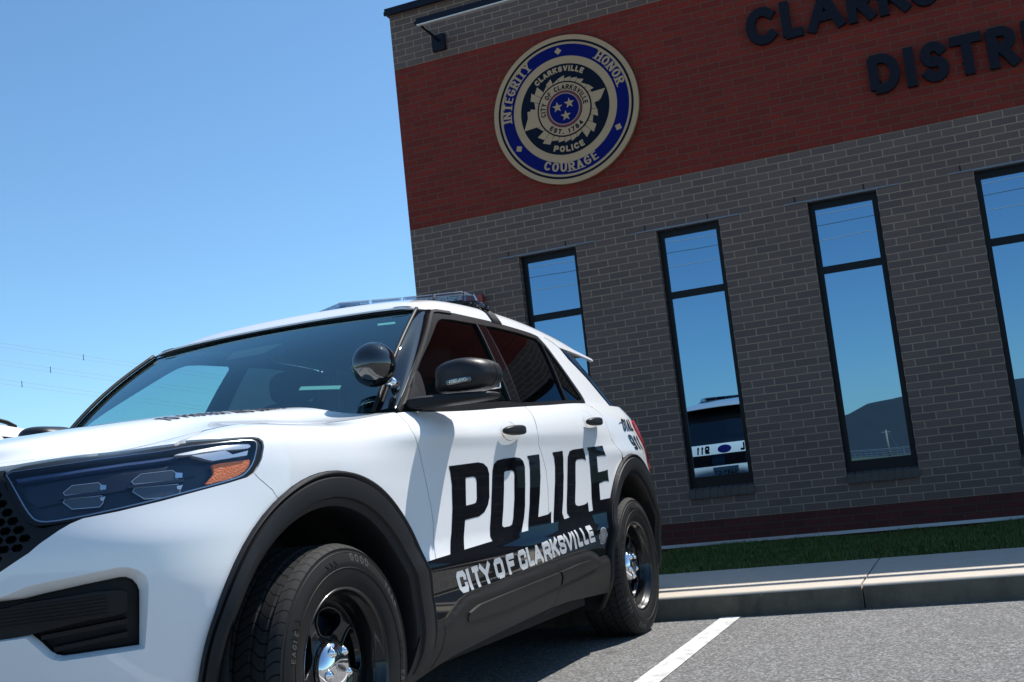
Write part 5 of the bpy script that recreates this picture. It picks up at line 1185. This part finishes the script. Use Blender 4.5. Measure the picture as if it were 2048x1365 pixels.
# ---- inside and underneath
ins=MB().box((-.80,.62,.55),(.80,3.6,.62)).box((-.80,.45,.55),(.80,.60,1.08)).box((-.82,3.55,.55),(.82,3.60,1.20)).build('cabin_floor',M['interior'],CAR)
dsh=MB().prism([(.42,1.10),(.42,1.165),(.75,1.185),(1.02,1.165),(1.08,1.08),(1.0,.80),(.42,.8)],'x',-.78,.78).build('dashboard',M['dash'],CAR,bevel=.02)
for sx in (.40,-.40):
    st=rbox('front_seat',(sx,1.72,1.05),(.24,.10,.36),M['interior'],CAR,n=4,deform=lambda x,y,zz:(x*(1-.12*zz),y+.9*zz,zz)); rbox('seat_cushion',(sx,1.42,.76),(.24,.28,.09),M['interior'],st,n=4); rbox('head_rest',(sx,1.86,1.49),(.13,.06,.085),M['interior'],st,n=3)
sw=MB().tube([(.40+.185*math.cos(t),1.22-.07*math.sin(t),1.08+.17*math.sin(t)) for t in np.linspace(0,6.284,40)],.014,8).build('steering_wheel',M['trim'],CAR,smooth=True)
cg=MB()
for x in np.linspace(-.62,.62,15): cg.tube([(x,2.02,1.05),(x,2.06,1.60)],.006,5)
cg.box((-.66,2.0,.6),(.66,2.03,1.05)).build('prisoner_partition',M['interior'],CAR)
UN=MB().box((-.60,-.62,.20),(.60,3.75,.55)).box((-.84,.52,.235),(.84,2.45,.50)).box((-.80,3.62,.30),(.80,3.9,.60)).box((-.60,-.70,.20),(.60,-.62,.95)).box((-.52,-.55,.55),(.52,.5,1.02)).build('underbody',M['underbody'],CAR)
# ---- wheels
def make_wheel(side_):
    W=bpy.data.objects.new('wheel',None);link(W,CAR)
    return W
TR=.374
def tyre_prof():
    half=.124
    pr=[(.232,.098),(.236,.110),(.245,.117),(.262,.123),(.285,.1275),(.308,.1290),(.312,.1298),(.316,.1290),(.330,.1262),(.345,.1205),(.352,.1188),(.3535,.1200),(.3565,.1195),(.358,.1165),(.3575,.1190)]
    return pr
tp=tyre_prof()
def xprof(r): return float(np.interp(r,[p[0] for p in tp],[p[1] for p in tp]))
wheel=bpy.data.objects.new('wheel',None);link(wheel,CAR);wheel.empty_display_size=.1
ty=lathe('tyre',tp,M['rubber'],wheel,128,ang=50)
inn=lathe('tyre_inner',[(.362,-.112)]+[(r,-x) for r,x in tp[::-1]],M['rubber'],ty,64)
tpf=[(.3572,.1195),(.3655,.1085),(.3695,.100),(.3720,.088)]
for c0 in (.078,.030,-.030,-.078):
    tpf+=[(.3735,c0+.007),(.3655,c0+.005),(.3655,c0-.005),(.3737,c0-.007)]
tpf+=[(.3720,-.088),(.3695,-.100),(.3655,-.1085)]
td=lathe('tread',tpf,M['tread'],ty,160,ang=30)
# sidewall lettering (angles measured for the wheel as parked, seen from outside; rear is to the right)
def wall_text(polys,mid,r0,lift,m,par,top=True,name='sidewall_lettering',Lx=0):
    def F(a,b):
        a=np.asarray(a,float);b=np.asarray(b,float)
        if top: r=r0+b;th=R(mid)-(a-Lx/2)/(r0+.012)
        else: r=r0-b;th=R(mid)+(a-Lx/2)/(r0-.012)
        x=np.interp(r,[p[0] for p in tp],[p[1] for p in tp])+lift
        return np.stack([x,r*np.cos(th),r*np.sin(th)],-1)
    Vv,Fv=cdt(polys,(),.012)
    return mesh(name,F(Vv[:,0],Vv[:,1]),Fv,m,par)
for base in (52,232):
    pz,Lx=text_polys('GOOD',RND,.026,.021,.0058,.0085); wall_text(pz,base+21,.317,.0011,M['rubber_text'],ty,Lx=Lx)
    pz,Lx=text_polys('YEAR',RND,.026,.020,.0058,.0085); wall_text(pz,base-18,.317,.0011,M['rubber_text'],ty,Lx=Lx)
    for k in range(3):
        for aa_ in (base+46+k*4.2,base+94+k*4.6,base-46-k*4.2): wall_text([[(0,0),(.006,0),(.016,.014),(.010,.014)],[(.010,.0135),(.016,.0135),(.006,.028),(0,.028)]],aa_,.300,.0012,M['trim'],ty,Lx=.016)
for base,tx in ((160,'EAGLE'),(340,'EAGLE')):
    pz,Lx=text_polys(tx,RND,.020,.014,.0036,.006); wall_text(pz,base,.300,.0010,M['rubber_text'],ty,Lx=Lx)
for rr in (.2975,.3445): lathe('sidewall_rib',[(rr-.0016,xprof(rr-.0016)-.0005),(rr,xprof(rr)+.0016),(rr+.0016,xprof(rr+.0016)-.0005)],M['rubber'],ty,128)
# steel rim: lip, barrel, face with five rounded windows
rim=lathe('rim',[(.240,.108),(.243,.114),(.240,.1175),(.234,.116),(.229,.108),(.227,.098),(.219,.092),(.214,.080),(.212,.045),(.208,.034),(.196,.032),(.190,.036)],M['rim'],wheel,128,ang=60)
lathe('barrel',[(.212,.05),(.205,-.02),(.212,-.10),(.232,-.112)],M['rim'],rim,64)
def facex(r): return np.interp(r,[0,.06,.085,.105,.14,.17,.19,.2],[.050,.050,.048,.040,.050,.052,.040,.034])
def RFc(a,b):
    a=np.asarray(a,float);b=np.asarray(b,float);r=np.hypot(a,b); return np.stack([facex(r),a,b],-1)
outer=[(.193*math.cos(t),.193*math.sin(t)) for t in np.linspace(0,2*math.pi,73)[:-1]]
holes=[];lipz=[]
for i in range(5):
    a=90+72*i-4
    pts=[]
    for rr,da in ((.100,-13),(.100,13),(.130,24),(.158,26),(.176,17),(.181,0),(.176,-17),(.158,-26),(.130,-24)):
        pts.append((rr*math.cos(R(a+da)),rr*math.sin(R(a+da))))
    holes.append(smoothpoly(pts,2))
patch('wheel_face',RFc,[outer],M['rim'],rim,holes=holes,step=.012,thick=.014)
for hq in holes:
    c3=[tuple(RFc(np.array(p[0]),np.array(p[1]))+np.array((.0015,0,0))) for p in inset(hq,-.004)]; MB().tube(c3+[c3[0]],.0042,6,cap=False).build('window_lip',M['rim'],rim,smooth=True)
lathe('brake_disc',[(.16,-.005),(.16,.0),(.06,.0)],M['housing'],wheel,48)
cap=lathe('hub_cap',[(.086,.050),(.0855,.058),(.082,.066),(.072,.077),(.058,.0845),(.040,.0885),(.020,.090),(.0001,.0903)],M['chrome'],wheel,96,ang=80)
for i in range(5):
    a=R(90+72*i+32);cy,cz=.056*math.cos(a),.056*math.sin(a)
    o=lathe('lug_cover',[(.0195,.078),(.0175,.0845),(.0135,.0865),(.0115,.0885),(.0095,.0915),(.005,.0935),(.0001,.094)],M['chrome'],cap,32,ang=80); o.location=(0,cy,cz)
ov=[(.030*math.cos(t),.0125*math.sin(t)) for t in np.linspace(0,6.283,41)[:-1]]
tilt=R(-25)
def EM(a,b):
    a=np.asarray(a,float);b=np.asarray(b,float); return np.stack([.0912+0*a,a*math.cos(tilt)-b*math.sin(tilt),a*math.sin(tilt)+b*math.cos(tilt)],-1)
e_=patch('emblem',EM,[ov],M['steel'],cap,step=.02,thick=.004)
patch('emblem_rim',EM,[ov],M['chrome'],cap,off=.0012,holes=[inset(ov,.0022)],step=.02,thick=.002)
pz,Lx=text_polys('Ford'.upper(),RND,.009,.0085,.0020,.0022); patch('emblem_script',lambda a,b:EM(np.asarray(a,float)-Lx/2,np.asarray(b,float)-.0045),pz,M['housing'],cap,off=.0008,step=.02,thick=0)
# flat of the tyres on the ground
for o in (ty,td,inn):
    for v_ in o.data.vertices:
        if v_.co.z<-.3665: v_.co.z=-.3665
def kids(o): return [c_ for c_ in bpy.data.objects if c_.parent==o]
def copy_tree(o,parent):
    c_=o.copy(); SC.collection.objects.link(c_); c_.parent=parent
    for k_ in kids(o): copy_tree(k_,c_)
    return c_
wheel.location=(.851,0,.368)
for x,y,rz in ((.851,3.025,0),(-.851,0,math.pi),(-.851,3.025,math.pi)):
    c_=copy_tree(wheel,CAR); c_.location=(x,y,.368); c_.rotation_euler=(0,0,rz)
# ================================================================== the white SUV in the next bay
CAR2=thing('parked_suv','plain white SUV with black roof rails, parked beyond the police SUV','car',(-4.2,.12,0),-.0275)
skip={'side_mirror','black_wrap','spotlight','spotlight_bracket','light_bar','prisoner_partition','license_plate'}
drop={'side_mirror','hood_lettering','quarter_lettering','flourish','tailgate_lettering'}
def copy2(o,parent):
    if o.name.split('.')[0] in drop: return
    c_=o.copy(); SC.collection.objects.link(c_); c_.parent=parent
    for k_ in kids(o): copy2(k_,c_)
for o in kids(CAR):
    if o.name.split('.')[0] not in skip: copy2(o,CAR2)
for sd in (1,-1):
    t=[tuple(RF(sd*.90,y)+np.array((0,0,h_))) for y,h_ in ((1.40,.0),(1.46,.022),(1.6,.036),(2.2,.040),(2.8,.036),(2.95,.022),(3.02,.0))]
    MB().tube(t,.016,8).build('roof_rail',M['plastic'],CAR2,smooth=True)
